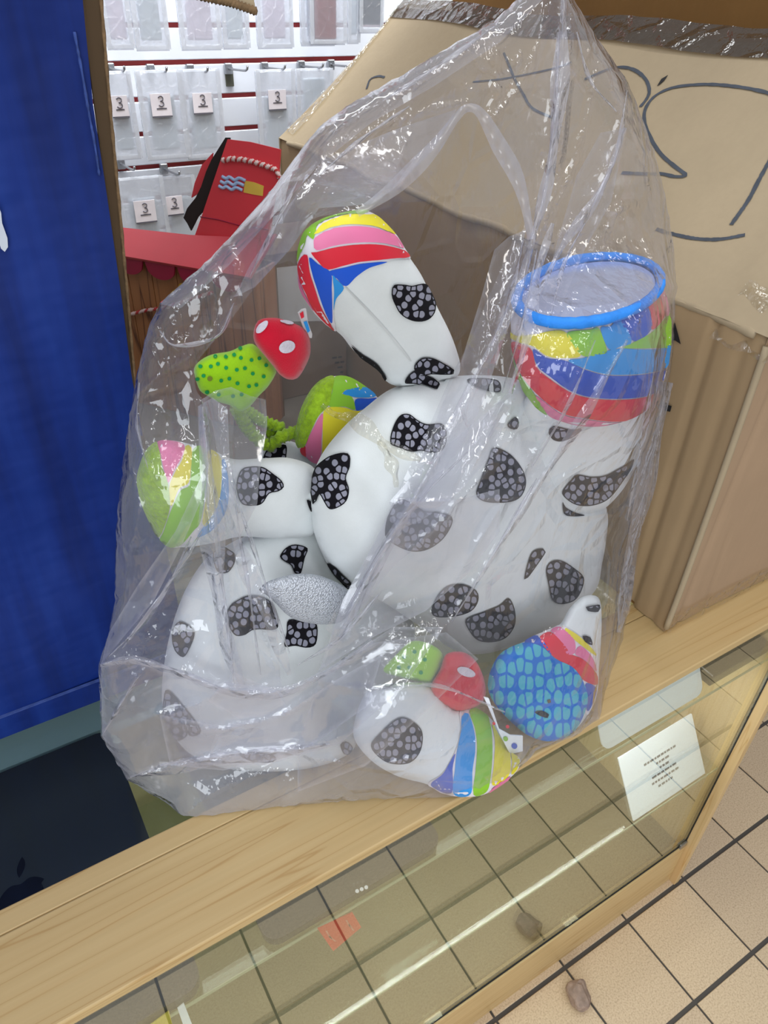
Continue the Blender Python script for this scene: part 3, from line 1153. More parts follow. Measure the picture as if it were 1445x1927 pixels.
ribbon('packing_tape', bottape, 60, tape_m, big, 0.0022)
ribbon('packing_tape', lambda t: (hin(0.05 + 0.1 * t) + np.array([0.04, 0, 0.038]), hin(0.05 + 0.1 * t) + np.array([-0.003, 0, -0.03])), 16, tape_m, big, 0.004)
ribbon('packing_tape', lambda t: (np.array(flapp(1, 0.05 + 0.95 * t)) + FN * 0.001, np.array(flapp(0.965 + 0.03 * t, 0.05 + 0.95 * t)) + FN * 0.001), 30, tape_m, big, 0.003)
slab('rear_flap', [(X1, 0.05, ZT), (X1, Y1_ + 0.1, ZT), (X1 + 0.02, Y1_ + 0.1, 2.15), (X1 + 0.02, 0.05, 2.15)], 0.005, card_inner, big)
# printed arrow on the left side
for q in ([(1262, 615), (1270, 607), (1281, 648), (1269, 640), (1262, 652), (1240, 652)], [(1240, 758), (1264, 764), (1261, 775), (1236, 770)]):
    pts3 = [PX(u, v, X0 - 0.0045) for u, v in q]
    mk('arrow_print', pts3, [tuple(range(len(q)))], black_m, big)
slab('torn_nick', [on_flap(u, v, 0.0018) for u, v in ((1237, 163), (1245, 150), (1257, 143), (1250, 153), (1242, 160))], 0.0006, black_m, flap)

# ================================================================== SMALL CARTON AND RED TOY BOX BEHIND
YC = 0.98
YC = 1.06
a0, a1 = PY(486, 500, YC), PY(700, 560, YC)
carton = empty('carton', (0.1, YC + 0.15, 0.985), 'dark brown carton with a white delivery sheet, behind the bag', 'box')
box('body', (a0[0] + 0.012, YC, 0.985), (0.222, YC + 0.2, a0[2] + 0.02), card_dark, carton, 0.002)
slab('delivery_sheet', [PY(u, v, YC - 0.002) for u, v in ((487, 508), (560, 500), (602, 496), (606, 604), (494, 606))], 0.001, label_m, carton)
vs, fs = [], []
for r_ in range(6):
    u0, v0 = 625 + r_ * 5, 672 + r_ * 9
    u = u0
    while u < 725:
        w_ = random.uniform(4, 11)
        if PY(u + w_, v0, YC)[0] > 0.219:
            break
        k = len(vs)
        vs += [PY(a, b, YC - 0.002) for a, b in ((u, v0 - (u - u0) * 0.12), (u + w_, v0 - (u + w_ - u0) * 0.12), (u + w_, v0 + 3.5 - (u + w_ - u0) * 0.12), (u, v0 + 3.5 - (u - u0) * 0.12))]
        fs.append((k, k + 1, k + 2, k + 3))
        u += w_ + 2.5
mk('print', vs, fs, mat('carton_print', (48, 38, 32), 0.8), carton)

ZR = 1.335
q0, q1 = PZ(228, 481, ZR), PZ(470, 522, ZR)
ex = (q1 - q0) / np.linalg.norm(q1 - q0)
ey = np.array([-ex[1], ex[0], 0])
rb = empty('red_toy_box', (q0[0] + 0.1, q0[1] + 0.15, 0.985), 'red house-shaped toy box with scalloped awning and plank print', 'box')


def on_plane(u, v, pt, n):
    d = rays((u, v))[0]
    return CAM + d * (np.dot(pt - CAM, n) / np.dot(d, n))


wall0 = q0 + ey * 0.02 - ex * 0.25
wl = np.linalg.norm(q1 - q0) + 0.25
npl = 9
for i in range(npl):
    A_ = wall0 + ex * wl * i / npl + ex * 0.001
    B_ = wall0 + ex * wl * (i + 1) / npl - ex * 0.001
    slab('plank', [(A_[0], A_[1], 0.9855), (B_[0], B_[1], 0.9855), (B_[0], B_[1], ZR), (A_[0], A_[1], ZR)], 0.006 + 0.002 * (i % 2), plank_wood, rb)
slab('side_wall', [(q1 + ey * 0.022) * [1, 1, 0] + [0, 0, 0.9855], (q1 + ey * 0.1) * [1, 1, 0] + [0, 0, 0.9855], q1 + ey * 0.1, q1 + ey * 0.022], 0.006, plank_wood, rb)
slab('rear_wall', [(wall0 + ey * 0.1) * [1, 1, 0] + [0, 0, 0.9855], (q1 + ey * 0.1) * [1, 1, 0] + [0, 0, 0.9855], q1 + ey * 0.1, wall0 + ey * 0.1], 0.006, card_dark, rb)
rn = np.cross(ex, ey * 0.8 + np.array([0, 0, 0.5]))
rn /= np.linalg.norm(rn)
roof = slab('roof_board', [q0 - ex * 0.25, q1, on_plane(520, 440, q0, rn), on_plane(470, 447, q0, rn), on_plane(358, 442, q0, rn), on_plane(228, 437, q0, rn) - ex * 0.25], 0.006, red2_m, rb)
# scallops hanging below the roof edge
sw = (PZ(326, 498, ZR) - PZ(264, 488, ZR))
sw = np.linalg.norm(sw[:2])
s0 = PZ(264, 488, ZR)
for i in range(-4, 5):
    A_ = s0 + ex * sw * i + ey * 0.008
    if np.dot(A_ + ex * sw - q1, ex) > 0.01:
        continue
    q = [A_ + ex * sw * (0.02 + 0.96 * t) + np.array([0, 0, -0.036 * math.sqrt(max(0, 1 - (2 * t - 1) ** 2)) ** 0.8 - 0.002]) for t in np.linspace(0, 1, 13)]
    slab('scallop', q + [A_ + ex * sw * 0.98 + np.array([0, 0, 0.0]), A_ + ex * sw * 0.02 + np.array([0, 0, 0.0])], 0.004, maroon_m, rb)
tn = np.cross(ex, np.array([0, 0, 1.0]) + ey * 0.15)
tn /= np.linalg.norm(tn)
TP = on_plane(420, 440, q0, rn)
tw = slab('chimney_flap', [on_plane(u, v, TP, tn) for u, v in ((362, 456), (380, 405), (428, 262), (470, 267), (527, 281), (523, 340), (512, 400), (505, 462))], 0.005, red_m, rb)
slab('torn_edge', [on_plane(u, v, TP + ey * 0.012, tn) for u, v in ((424, 259), (432, 259), (432, 275), (405, 345), (385, 395), (372, 408), (366, 420), (359, 434), (352, 420), (345, 410), (352, 392), (368, 372), (378, 352), (388, 322), (398, 300))], 0.004, mat('torn_dark_board', (36, 28, 26), 0.9), rb)
slab('side_flap', [on_plane(u, v, TP + ey * 0.03, tn) for u, v in ((400, 288), (380, 310), (366, 345), (360, 372), (376, 362), (395, 318))], 0.004, red_m, rb)
tube('fold_line', [on_plane(u, v, TP - ey * 0.0005, tn) for u, v in ((377, 408), (410, 413), (450, 424), (505, 432))], 0.0012, maroon_m, tw, 6)


def twine(pts, r, n, parent):
    return tube('twine', smooth_line(pts, n), r, [rope_r, rope_w], parent, 8, True, 1.2, lambda i, k: 1 if ((i * 2 + k * 2) % 16) < 9 else 0)


twine([on_plane(u, v, TP - ey * 0.004, tn) for u, v in ((418, 302), (440, 299), (470, 303), (500, 312), (520, 321), (526, 336))], 0.0045, 90, tw)
wn = ey
WP = q0 + ey * 0.012
twine([on_plane(u, v, WP, wn) for u, v in ((215, 597), (243, 592), (275, 584), (310, 579), (350, 566), (400, 550))], 0.0035, 90, rb)
for du, dv in ((0, 0), (-3, 9), (-6, 18)):
    pts_ = [on_plane(418 + du + x, 330 + dv + y, TP - ey * 0.001, tn) for x, y in ((0, 2), (8, 6), (14, 3), (24, 9), (32, 5), (44, 10))]
    tube('printed_fork', smooth_line(pts_, 20), 0.0032, mat('pale_blue_print', (170, 196, 232), 0.6), tw, 6)
slab('printed_label', [on_plane(u, v, TP - ey * 0.001, tn) for u, v in ((461, 340), (478, 343), (496, 350), (494, 369), (476, 366), (458, 362))], 0.0012, mat('gold_print', (226, 190, 78), 0.6), tw)
tube('printed_chain', smooth_line([on_plane(u, v, WP + ey * 0.004, wn) for u, v in ((321, 556), (328, 548), (335, 545), (340, 536), (350, 534), (356, 526), (364, 528))], 24), 0.003, mat('gold_print2', (196, 160, 40), 0.6), rb, 6)

# ================================================================== WALL HOOKS AND PHONE CASE POUCHES
hook_pts = [(205, 124), (281, 126), (355, 126), (427, 124), (495, 122), (564, 119), (620, 117), (225, 303), (306, 312), (250, -48), (345, -50), (425, -50), (500, -52), (590, -54), (660, -55)]
hook_me = []
ORD = ['first', 'second', 'third', 'fourth', 'fifth', 'sixth', 'seventh', 'eighth']
hook_cnt = {0: 0, 1: 0, 2: 0}
row_n = {0: 'middle row', 1: 'lower row', 2: 'upper row'}
for i, (u, v) in enumerate(hook_pts):
    p = PY(u, v, 1.99)
    row = 0 if v > 60 and v < 200 else (1 if v > 200 else 2)
    e = empty('peg_hook', p, 'steel peg hook number %s on the slatted wall' % i, 'hook', 'peg hooks on the slatted wall')
    cnt_ = hook_cnt[row]
    hook_cnt[row] += 1
    e['label'] = '%s chrome peg hook from the left in the %s of the slatted wall' % (ORD[cnt_], row_n[row])
    if not hook_me:
        o1 = box('back_plate', (p[0] - 0.011, 1.975, p[2] - 0.02), (p[0] + 0.011, 1.991, p[2] + 0.008), steel_m, e, 0.002, 1)
        o2 = tube('rod', smooth_line([(p[0], 1.976, p[2] - 0.006), (p[0], 1.9, p[2] - 0.002), (p[0], 1.845, p[2] + 0.003), (p[0], 1.835, p[2] + 0.014)], 16), 0.0032, steel_m, e, 6)
        hook_me = [o1, o2]
    else:
        for o in hook_me:
            c = o.copy()
            COL.objects.link(c)
            c.parent = e
            c.location = o.location
    e['group'] = 'peg hooks in the %s of the wall' % row_n[row]
dk = box('slot_plate', tuple(PY(426, 163, 1.985) - np.array([0, 0, 0])), tuple(PY(438, 126, 1.985) + np.array([0, 0.004, 0])), mat('dark_olive_plate', (84, 84, 70), 0.5), None, 0.001)
tag(dk, 'dark vertical slot plate on the white slatted wall', 'plate')

packs = [
    # u0, u1, v0, v1, tag(u0,u1,v0,v1) or None, case material, label, depth
    (187, 241, -80, 91, None, case_pink, 'clear pouch with pinkish phone case, first in upper row beside the blue box', 1.87),
    (243, 310, -80, 93, None, case_m, 'wide clear pouch with frosted phone case, second in upper row', 1.87),
    (331, 410, -80, 92, None, case_pink, 'clear pouch with pale pink phone case, third in upper row', 1.87),
    (412, 464, -80, 90, None, case_m, 'narrow clear pouch behind the hanging cardboard corner, fourth in upper row', 1.875),
    (479, 548, -80, 89, None, case_pink, 'clear pouch with whitish phone case, right of the cardboard corner', 1.87),
    (563, 630, -80, 84, None, case_m, 'clear pouch with empty left half behind the maroon case pouch', 1.89),
    (580, 650, -80, 82, None, case_maroon, 'clear pouch with a maroon red phone case', 1.865),
    (652, 676, -80, 80, None, case_m, 'slim clear pouch right of the maroon phone case', 1.87),
    (674, 720, -80, 60, None, case_dark, 'clear pouch with navy phone case at the edge of the brown box', 1.86),
    (200, 255, 133, 299, (209, 241, 180, 219), case_m, 'clear pouch with square tag, first in middle row beside the blue box', 1.86),
    (264, 347, 131, 298, (284, 322, 176, 218), case_m, 'clear pouch with square tag, second in middle row', 1.86),
    (343, 418, 129, 296, (363, 399, 175, 212), case_m, 'clear pouch with square tag, third in middle row left of the gap', 1.865),
    (484, 555, 130, 300, (505, 538, 169, 205), case_m, 'clear pouch with square tag, right of the gap in middle row', 1.86),
    (558, 625, 128, 300, None, case_m, 'clear pouch next to the brown box, last in middle row', 1.87),
    (226, 314, 331, 470, (253, 293, 377, 417), case_m, 'clear pouch with square tag above the red roof, first in lower row', 1.86),
    (306, 372, 329, 466, (312, 344, 369, 403), case_m, 'clear pouch with square tag, second in lower row beside the torn red flap', 1.87),
]
dig = smooth_line([(-0.006, 0, 0.009), (0.0, 0, 0.0125), (0.006, 0, 0.009), (0.005, 0, 0.003), (-0.001, 0, 0.0005), (0.005, 0, -0.002), (0.0065, 0, -0.008), (0.0, 0, -0.012), (-0.0065, 0, -0.0085)], 26)
digit_me = None
for u0, u1, v0, v1, tg_, cm, lab, yy in packs:
    vm = (v0 + v1) / 2
    xa, xb = PY(u0, vm, yy)[0], PY(u1, vm, yy)[0]
    um = (u0 + u1) / 2
    za, zb = PY(um, v1, yy)[2], PY(um, v0, yy)[2]
    e = empty('phone_case_pouch', ((xa + xb) / 2, yy, za), lab, 'phone case', 'phone case pouches on the slatted wall')
    wd, ht = xb - xa, zb - za
    po = box('pouch', (xa, yy - 0.008, za), (xb, yy + 0.008, zb), pouch_m, e, 0.006, 2)
    sl1 = box('seal', (xa + 0.002, yy - 0.001, za - 0.004), (xb - 0.002, yy + 0.001, za + 0.006), pouch_m, po)
    for sx_ in (xa, xb - 0.012):
        box('seal', (sx_, yy - 0.0095, za), (sx_ + 0.012, yy - 0.0085, zb), seal_m, po)
    box('seal', (xa + 0.012, yy - 0.0095, za), (xb - 0.012, yy - 0.0085, za + 0.010), seal_m, po)
    cx0, cx1 = xa + wd * 0.2, xb - wd * 0.2
    cz0, cz1 = za + ht * 0.1, za + ht * (0.72 if tg_ else 0.9)
    if cm is case_maroon:
        cx0, cx1, cz0 = PY(592, 40, yy)[0], PY(632, 40, yy)[0], PY(612, 74, yy)[2]
    if cm is case_dark:
        cx0, cx1 = xa + 0.004, xb - 0.004
    pc = box('phone_case', (cx0, yy - 0.005, cz0), (cx1, yy + 0.005, cz1), cm, e, 0.0045, 2)
    if tg_:
        a, b = PY(tg_[0], (tg_[2] + tg_[3]) / 2, yy - 0.011)[0], PY(tg_[1], (tg_[2] + tg_[3]) / 2, yy - 0.011)[0]
        c, d_ = PY((tg_[0] + tg_[1]) / 2, tg_[3], yy - 0.011)[2], PY((tg_[0] + tg_[1]) / 2, tg_[2], yy - 0.011)[2]
        tgo = box('tag', (a, yy - 0.0125, c), (b, yy - 0.0105, d_), mat('pinkish_tag', (226, 218, 222), 0.7), e)
        if digit_me is None:
            f = tube('tag_digit', dig, 0.0015, print_m, tgo, 5)
            digit_me = f.data
        else:
            f = bpy.data.objects.new('tag_digit', digit_me)
            COL.objects.link(f)
            f.parent = tgo
        f.location = ((a + b) / 2, yy - 0.0128, c + (d_ - c) * 0.66)
        box('tag_line', (a + (b - a) * 0.25, yy - 0.0131, c + (d_ - c) * 0.3), (b - (b - a) * 0.25, yy - 0.0126, c + (d_ - c) * 0.36), print_m, tgo)
        box('tag_strip', (a, yy - 0.0128, c - 0.004), (b, yy - 0.0106, c - 0.0005), print_m, tgo)

# ================================================================== SOFT TOYS
# ---- toy A: the large cow-spotted toy in front, its body towards the camera
A = empty('plush_toy', (-0.15, 0.17, 0.99), 'large white plush toy with pebbled black spots, upper one, in the clear bag', 'soft toy')
bodyA, bA, tA = inflate('body', [(584, 930), (592, 885), (612, 845), (650, 800), (690, 765), (730, 735), (775, 718), (830, 710), (900, 706), (965, 712), (1015, 735), (1060, 790), (1085, 850), (1120, 910), (1143, 965), (1140, 1020), (1133, 1060), (1124, 1104), (1098, 1135), (1057, 1176), (1010, 1198), (960, 1218), (914, 1230), (880, 1230), (845, 1218), (813, 1195), (770, 1165), (715, 1130), (668, 1108), (640, 1092), (615, 1060), (594, 1012), (586, 975)], 0.17, 0.78, plush, A, 9)
T4 = lambda p: (Z4(p), spot_m, 0)
spotsA = [
    Z4([(570, 610), (580, 560), (605, 500), (640, 462), (690, 460), (740, 495), (800, 520), (880, 515), (912, 545), (918, 620), (890, 680), (820, 697), (760, 684), (700, 690), (620, 662), (572, 640)]),
    Z4([(92, 980), (85, 900), (110, 800), (150, 755), (210, 715), (290, 697), (325, 715), (325, 780), (300, 850), (318, 920), (300, 990), (250, 1030), (200, 1040), (170, 1000), (140, 950), (122, 990), (98, 1012)]),
    Z4([(185, 1375), (230, 1395), (290, 1455), (335, 1500), (320, 1540), (270, 1505), (222, 1440)]),
    Z4([(540, 1180), (560, 1080), (620, 985), (700, 1000), (780, 1050), (880, 1060), (950, 1090), (945, 1150), (890, 1230), (800, 1290), (700, 1300), (600, 1260), (550, 1220)]),
    Z4([(1100, 940), (1130, 850), (1170, 740), (1205, 662), (1290, 690), (1355, 750), (1400, 830), (1405, 900), (1370, 970), (1300, 1000), (1180, 1000), (1120, 978)]),
    B6([(436, 405), (460, 350), (500, 312), (560, 306), (610, 332), (617, 370), (590, 410), (530, 430), (455, 432)]),
    B6([(570, 442), (640, 412), (700, 387), (735, 360), (758, 400), (761, 460), (730, 510), (680, 530), (620, 525), (585, 490)]),
    B6([(795, 288), (810, 220), (830, 177), (868, 168), (878, 182), (840, 240), (810, 280)]),
    B6([(880, 250), (900, 218), (940, 215), (990, 245), (1026, 280), (1018, 330), (990, 370), (940, 384), (905, 368), (890, 310)]),
    Z4([(1045, 250), (1120, 240), (1235, 255), (1248, 320), (1180, 320), (1085, 288)]),
    Z4([(1290, 520), (1340, 475), (1362, 510), (1350, 550), (1310, 548)]),
]
for q in spotsA:
    decal('spot', [(q, spot_m, 0)], bA, tA, bodyA)

legA1, b1, t1 = inflate('leg', Z1([(5, 1130), (10, 1050), (40, 955), (95, 905), (200, 852), (300, 826), (400, 813), (480, 842), (550, 900), (610, 970), (660, 1050), (700, 1110), (760, 1200), (820, 1320), (880, 1440), (940, 1560), (985, 1680), (1005, 1770), (980, 1840), (860, 1880), (700, 1905), (600, 1890), (545, 1860), (505, 1800), (455, 1762), (385, 1712), (325, 1650), (280, 1590), (235, 1550), (180, 1510), (110, 1440), (50, 1350), (15, 1260)]), 0.13, 0.82, plush, A, 8, (0, 0.02))
foot_poly = Z1([(5, 1130), (10, 1050), (40, 955), (95, 905), (200, 852), (300, 826), (400, 813), (480, 842), (550, 900), (610, 970), (660, 1050), (692, 1104), (600, 1108), (540, 1124), (440, 1158), (360, 1213), (292, 1275), (240, 1350), (224, 1440), (235, 1550), (180, 1510), (110, 1440), (50, 1350), (15, 1260)])
K = COLR
E1 = 0.0005
foot_items = [
    (foot_poly, seam_m, 0),
    (Z1([(8, 1125), (12, 1052), (43, 957), (80, 918), (130, 882), (200, 855), (300, 829), (390, 816), (440, 820), (400, 836), (300, 842), (200, 868), (130, 908), (100, 985), (72, 965), (50, 1020), (28, 1075)]), K['green'], E1),
    (Z1([(105, 958), (150, 905), (230, 868), (320, 843), (420, 840), (480, 847), (540, 897), (597, 960), (560, 945), (480, 911), (400, 900), (320, 898), (220, 911), (130, 950)]), K['yellow'], E1),
    (Z1([(118, 1048), (104, 992), (133, 960), (222, 921), (320, 908), (400, 910), (490, 925), (570, 955), (608, 980), (647, 1043), (600, 1028), (520, 1010), (420, 1003), (320, 1006), (220, 1022)]), K['pink'], E1),
    (Z1([(88, 1062), (118, 1060), (220, 1034), (320, 1018), (420, 1015), (520, 1022), (600, 1040), (652, 1060), (684, 1098), (600, 1102), (500, 1110), (380, 1119), (280, 1144), (183, 1164), (125, 1112)]), K['red'], E1),
    (Z1([(192, 1180), (290, 1154), (400, 1129), (543, 1124), (440, 1155), (360, 1209), (295, 1268), (240, 1220)]), K['dblue'], E1),
    (Z1([(217, 1200), (240, 1226), (284, 1280), (240, 1345), (224, 1415), (227, 1300)]), K['lblue'], E1),
    (Z1([(78, 1092), (130, 1132), (205, 1187), (213, 1290), (216, 1400), (213, 1495), (170, 1420), (122, 1280), (92, 1180)]), K['dblue'], E1),
    (Z1([(10, 1148), (30, 1092), (65, 1077), (80, 1180), (110, 1280), (150, 1400), (205, 1500), (230, 1543), (180, 1500), (110, 1420), (60, 1320), (22, 1235)]), K['red'], E1),
    (Z1([(10, 1195), (22, 1245), (60, 1332), (108, 1425), (60, 1360), (24, 1300)]), K['pink'], E1),
]
decal('foot', foot_items, b1, t1, legA1, 0.001)
decal('foot_back', foot_items, b1, t1, legA1, 0.001, 10, True, True, True)
for q in (Z1([(575, 1300), (590, 1264), (650, 1264), (700, 1272), (750, 1262), (800, 1272), (835, 1320), (847, 1380), (838, 1440), (800, 1480), (740, 1491), (680, 1475), (630, 1440), (600, 1390), (580, 1345)]),
          Z1([(338, 1640), (400, 1690), (480, 1740), (525, 1790), (556, 1842), (546, 1856), (508, 1798), (456, 1756), (388, 1706)]),
          Z4([(718, 150), (762, 106), (830, 106), (900, 140), (962, 180), (958, 204), (900, 208), (820, 205), (760, 215), (725, 190)])):
    decal('spot', [(q, spot_m, 0)], [b1, bA], t1, legA1, 0.0014)
decal('spot', [(Z4([(662, 258), (682, 212), (725, 184), (780, 205), (850, 237), (876, 280), (860, 308), (800, 290), (730, 264)]), spot_m, 0)], [b1, bA], t1, bodyA, 0.0014)
# seam along the leg: flat grey strip, shade of the stitched recess put into colour
decal('seam', [(Z1([(290, 1280), (297, 1276), (420, 1400), (540, 1530), (640, 1650), (702, 1735), (695, 1740), (630, 1660), (530, 1540), (410, 1408)]), mat('seam_recess_shade', (205, 208, 208), 0.95), 0)], b1, t1, legA1, 0.0006)

# upper right leg seen sole-on: a round drum with a blue piped mirror sole
legA2, b2, t2 = inflate('leg', [(985, 770), (1000, 740), (1080, 720), (1180, 715), (1218, 750), (1214, 800), (1203, 860), (1185, 900), (1165, 930), (1135, 958), (1095, 968), (1060, 955), (1025, 930), (1008, 880), (1000, 820)], 0.13, 0.8, plush, A, 9)
for q in (Z5([(560, 812), (585, 760), (620, 722), (660, 685), (760, 700), (850, 690), (930, 650), (1000, 610), (1040, 583), (1020, 650), (960, 740), (900, 820), (840, 868), (760, 893), (680, 893), (615, 868)]),
          Z5([(472, 405), (500, 360), (620, 385), (690, 382), (640, 430), (560, 462), (500, 450)]),
          Z5([(395, 660), (408, 610), (428, 588), (426, 640), (410, 672)])):
    decal('spot', [(q, spot_m, 0)], b2, t2, legA2)
decal('spot', [(Z5([(560, 870), (580, 905), (640, 940), (710, 962), (620, 968), (570, 950)]), spot_m, 0)], bA, tA, bodyA)
RC = PY(1106, 556, 0.135)


def ringpt(t, cu, cv, a, b, yc, yd, rot=-0.16):
    c, s_ = math.cos(t), math.sin(t)
    u = cu + a * c * math.cos(rot) - b * s_ * math.sin(rot)
    v = cv + a * c * math.sin(rot) + b * s_ * math.cos(rot)
    return PY(u, v, yc - yd * s_)


prof = [(1106, 556, 133, 58, -0.16), (1107, 568, 143, 62, -0.15), (1109, 590, 149, 64, -0.12), (1112, 620, 151, 66, -0.08), (1113, 655, 149, 66, -0.05),
        (1114, 690, 143, 64, -0.02), (1114, 720, 133, 62, 0.0), (1113, 742, 116, 58, 0.02), (1112, 752, 92, 50, 0.02), (1110, 754, 50, 30, 0.02)]
NR = 64
vs, fs = [], []
rows = []
for (cu, cv, a, b, rot) in prof:
    rows.append(len(vs))
    for k in range(NR):
        vs.append(ringpt(2 * math.pi * k / NR, cu, cv, a, b, 0.135, 0.075 * a / 140, rot))
for i in range(len(prof) - 1):
    for k in range(NR):
        fs.append((rows[i] + k, rows[i] + (k + 1) % NR, rows[i + 1] + (k + 1) % NR, rows[i + 1] + k))
fs.append(tuple(rows[-1] + k for k in range(NR)))
fs.append(tuple(rows[0] + k for k in range(NR)))
foot2 = mk('foot', vs, fs, seam_m, legA2, True)
bf2 = BVHTree.FromPolygons([tuple(v) for v in vs], fs)
BVHS.append(bf2)
tf2 = float(np.dot(RC - CAM, FW))
decal('stripe', [
    (B4([(487, 340), (530, 372), (600, 366), (700, 358), (760, 440), (700, 452), (640, 445), (590, 410), (540, 395), (492, 370)]), K['yellow'], 0),
    (B4([(712, 362), (800, 350), (825, 345), (855, 425), (840, 438), (770, 445), (730, 400)]), K['green'], 0),
    (B4([(832, 345), (870, 338), (900, 305), (945, 392), (905, 410), (862, 420)]), K['lblue'], 0),
    (B4([(905, 300), (960, 258), (985, 235), (1010, 285), (1016, 350), (950, 390)]), K['navy'], 0),
    (B4([(990, 232), (1030, 205), (1052, 240), (1065, 300), (1020, 350), (1014, 285)]), K['red'], 0),
    (B4([(1034, 202), (1055, 185), (1085, 240), (1090, 285), (1068, 300), (1055, 240)]), K['pink'], 0),
    (B4([(912, 415), (960, 392), (1020, 358), (1070, 305), (1096, 290), (1092, 405), (1030, 416), (970, 418)]), K['green'], 0),
    (B4([(715, 462), (770, 452), (850, 428), (905, 418), (970, 422), (1040, 420), (1090, 410), (1078, 480), (1040, 500), (960, 512), (860, 512), (780, 492)]), K['lblue'], 0),
    (B4([(590, 420), (640, 452), (705, 462), (780, 496), (860, 516), (960, 516), (1040, 504), (1068, 494), (1050, 560), (1010, 588), (930, 600), (820, 598), (730, 575), (650, 520), (605, 480)]), K['navy'], 0),
    (B4([(510, 400), (550, 402), (585, 425), (602, 485), (645, 525), (730, 580), (820, 602), (930, 604), (1010, 592), (1036, 580), (1020, 640), (960, 675), (880, 684), (780, 672), (690, 650), (600, 580), (540, 500)]), K['red'], 0),
    (B4([(600, 590), (690, 655), (780, 676), (880, 688), (945, 682), (900, 700), (800, 712), (720, 700), (650, 665)]), K['pink'], 0),
    (B4([(512, 430), (535, 500), (590, 578), (640, 660), (600, 650), (555, 590), (530, 520)]), K['green'], 0),
], bf2, tf2, foot2, 0.0008, 8)
rp_ = [ringpt(2 * math.pi * k / 72, 1106, 553, 137, 60, 0.132, 0.072, -0.16) + np.array([0, 0, 0.004]) for k in range(73)]
tube('piping', rp_, 0.005 + 0.0008 * rng.random(73), ring_m, foot2, 10)
mp_ = [ringpt(2 * math.pi * k / 48, 1106, 553, 127, 53, 0.132, 0.066, -0.16) + np.array([0, 0, 0.003]) for k in range(48)]
mk('mirror_sole', mp_ + [np.mean(mp_, 0) + np.array([0, 0, 0.003])], [(k, (k + 1) % 48, 48) for k in range(48)], mirror_m, foot2, True)

# ---- lower right leg with the blue beaded sole
legA3, b3, t3 = inflate('leg', B6([(660, 690), (680, 620), (720, 568), (800, 530), (870, 495), (935, 465), (975, 400), (1030, 355), (1085, 360), (1098, 430), (1094, 560), (1086, 650), (1078, 740), (1040, 820), (1000, 870), (950, 905), (890, 916), (820, 895), (760, 850), (700, 790), (668, 740)]), 0.06, 0.75, plush, A, 8)
decal('foot', [
    (B6([(800, 532), (870, 497), (935, 468), (1000, 500), (1060, 556), (1084, 640), (1076, 740), (1040, 815), (1000, 700), (900, 600)]), seam_m, 0),
    (B6([(802, 534), (850, 512), (900, 578), (880, 600), (840, 560)]), K['navy'], E1),
    (B6([(858, 524), (898, 497), (948, 540), (974, 578), (990, 584), (1030, 604), (1074, 655), (1077, 698), (1030, 684), (980, 640), (930, 602), (900, 580)]), K['red'], E1),
    (B6([(903, 492), (938, 478), (988, 522), (990, 574), (960, 578), (940, 532)]), K['pink'], E1),
    (B6([(992, 578), (1012, 546), (1058, 590), (1074, 645), (1030, 602)]), K['pink'], E1),
    (B6([(945, 474), (1000, 502), (1058, 557), (1072, 585), (1014, 542), (985, 518)]), K['yellow'], E1),
    (B6([(1034, 692), (1074, 712), (1064, 760), (1040, 800), (1030, 740)]), K['navy'], E1),
], b3, t3, legA3, 0.001)
decal('sole', [(B6([(662, 690), (682, 622), (722, 572), (800, 540), (860, 548), (915, 595), (985, 632), (1028, 700), (1038, 770), (1000, 860), (950, 903), (890, 913), (820, 893), (760, 848), (702, 788), (670, 738)]), bluesole_m, 0)], b3, t3, legA3, 0.002)
decal('stitched_mouth', [(B6([(835, 800), (860, 795), (890, 812), (885, 825), (855, 815)]), black_m, 0), (B6([(880, 755), (893, 752), (896, 765), (884, 768)]), mat('stitch_brown', (90, 80, 60), 0.8), 0)], b3, t3, legA3, 0.0028)
for q in (B6([(1032, 395), (1086, 388), (1080, 414), (1040, 410)]), B6([(1020, 506), (1050, 512), (1058, 543), (1030, 530)])):
    decal('spot', [(q, spot_m, 0)], b3, t3, legA3, 0.0018)

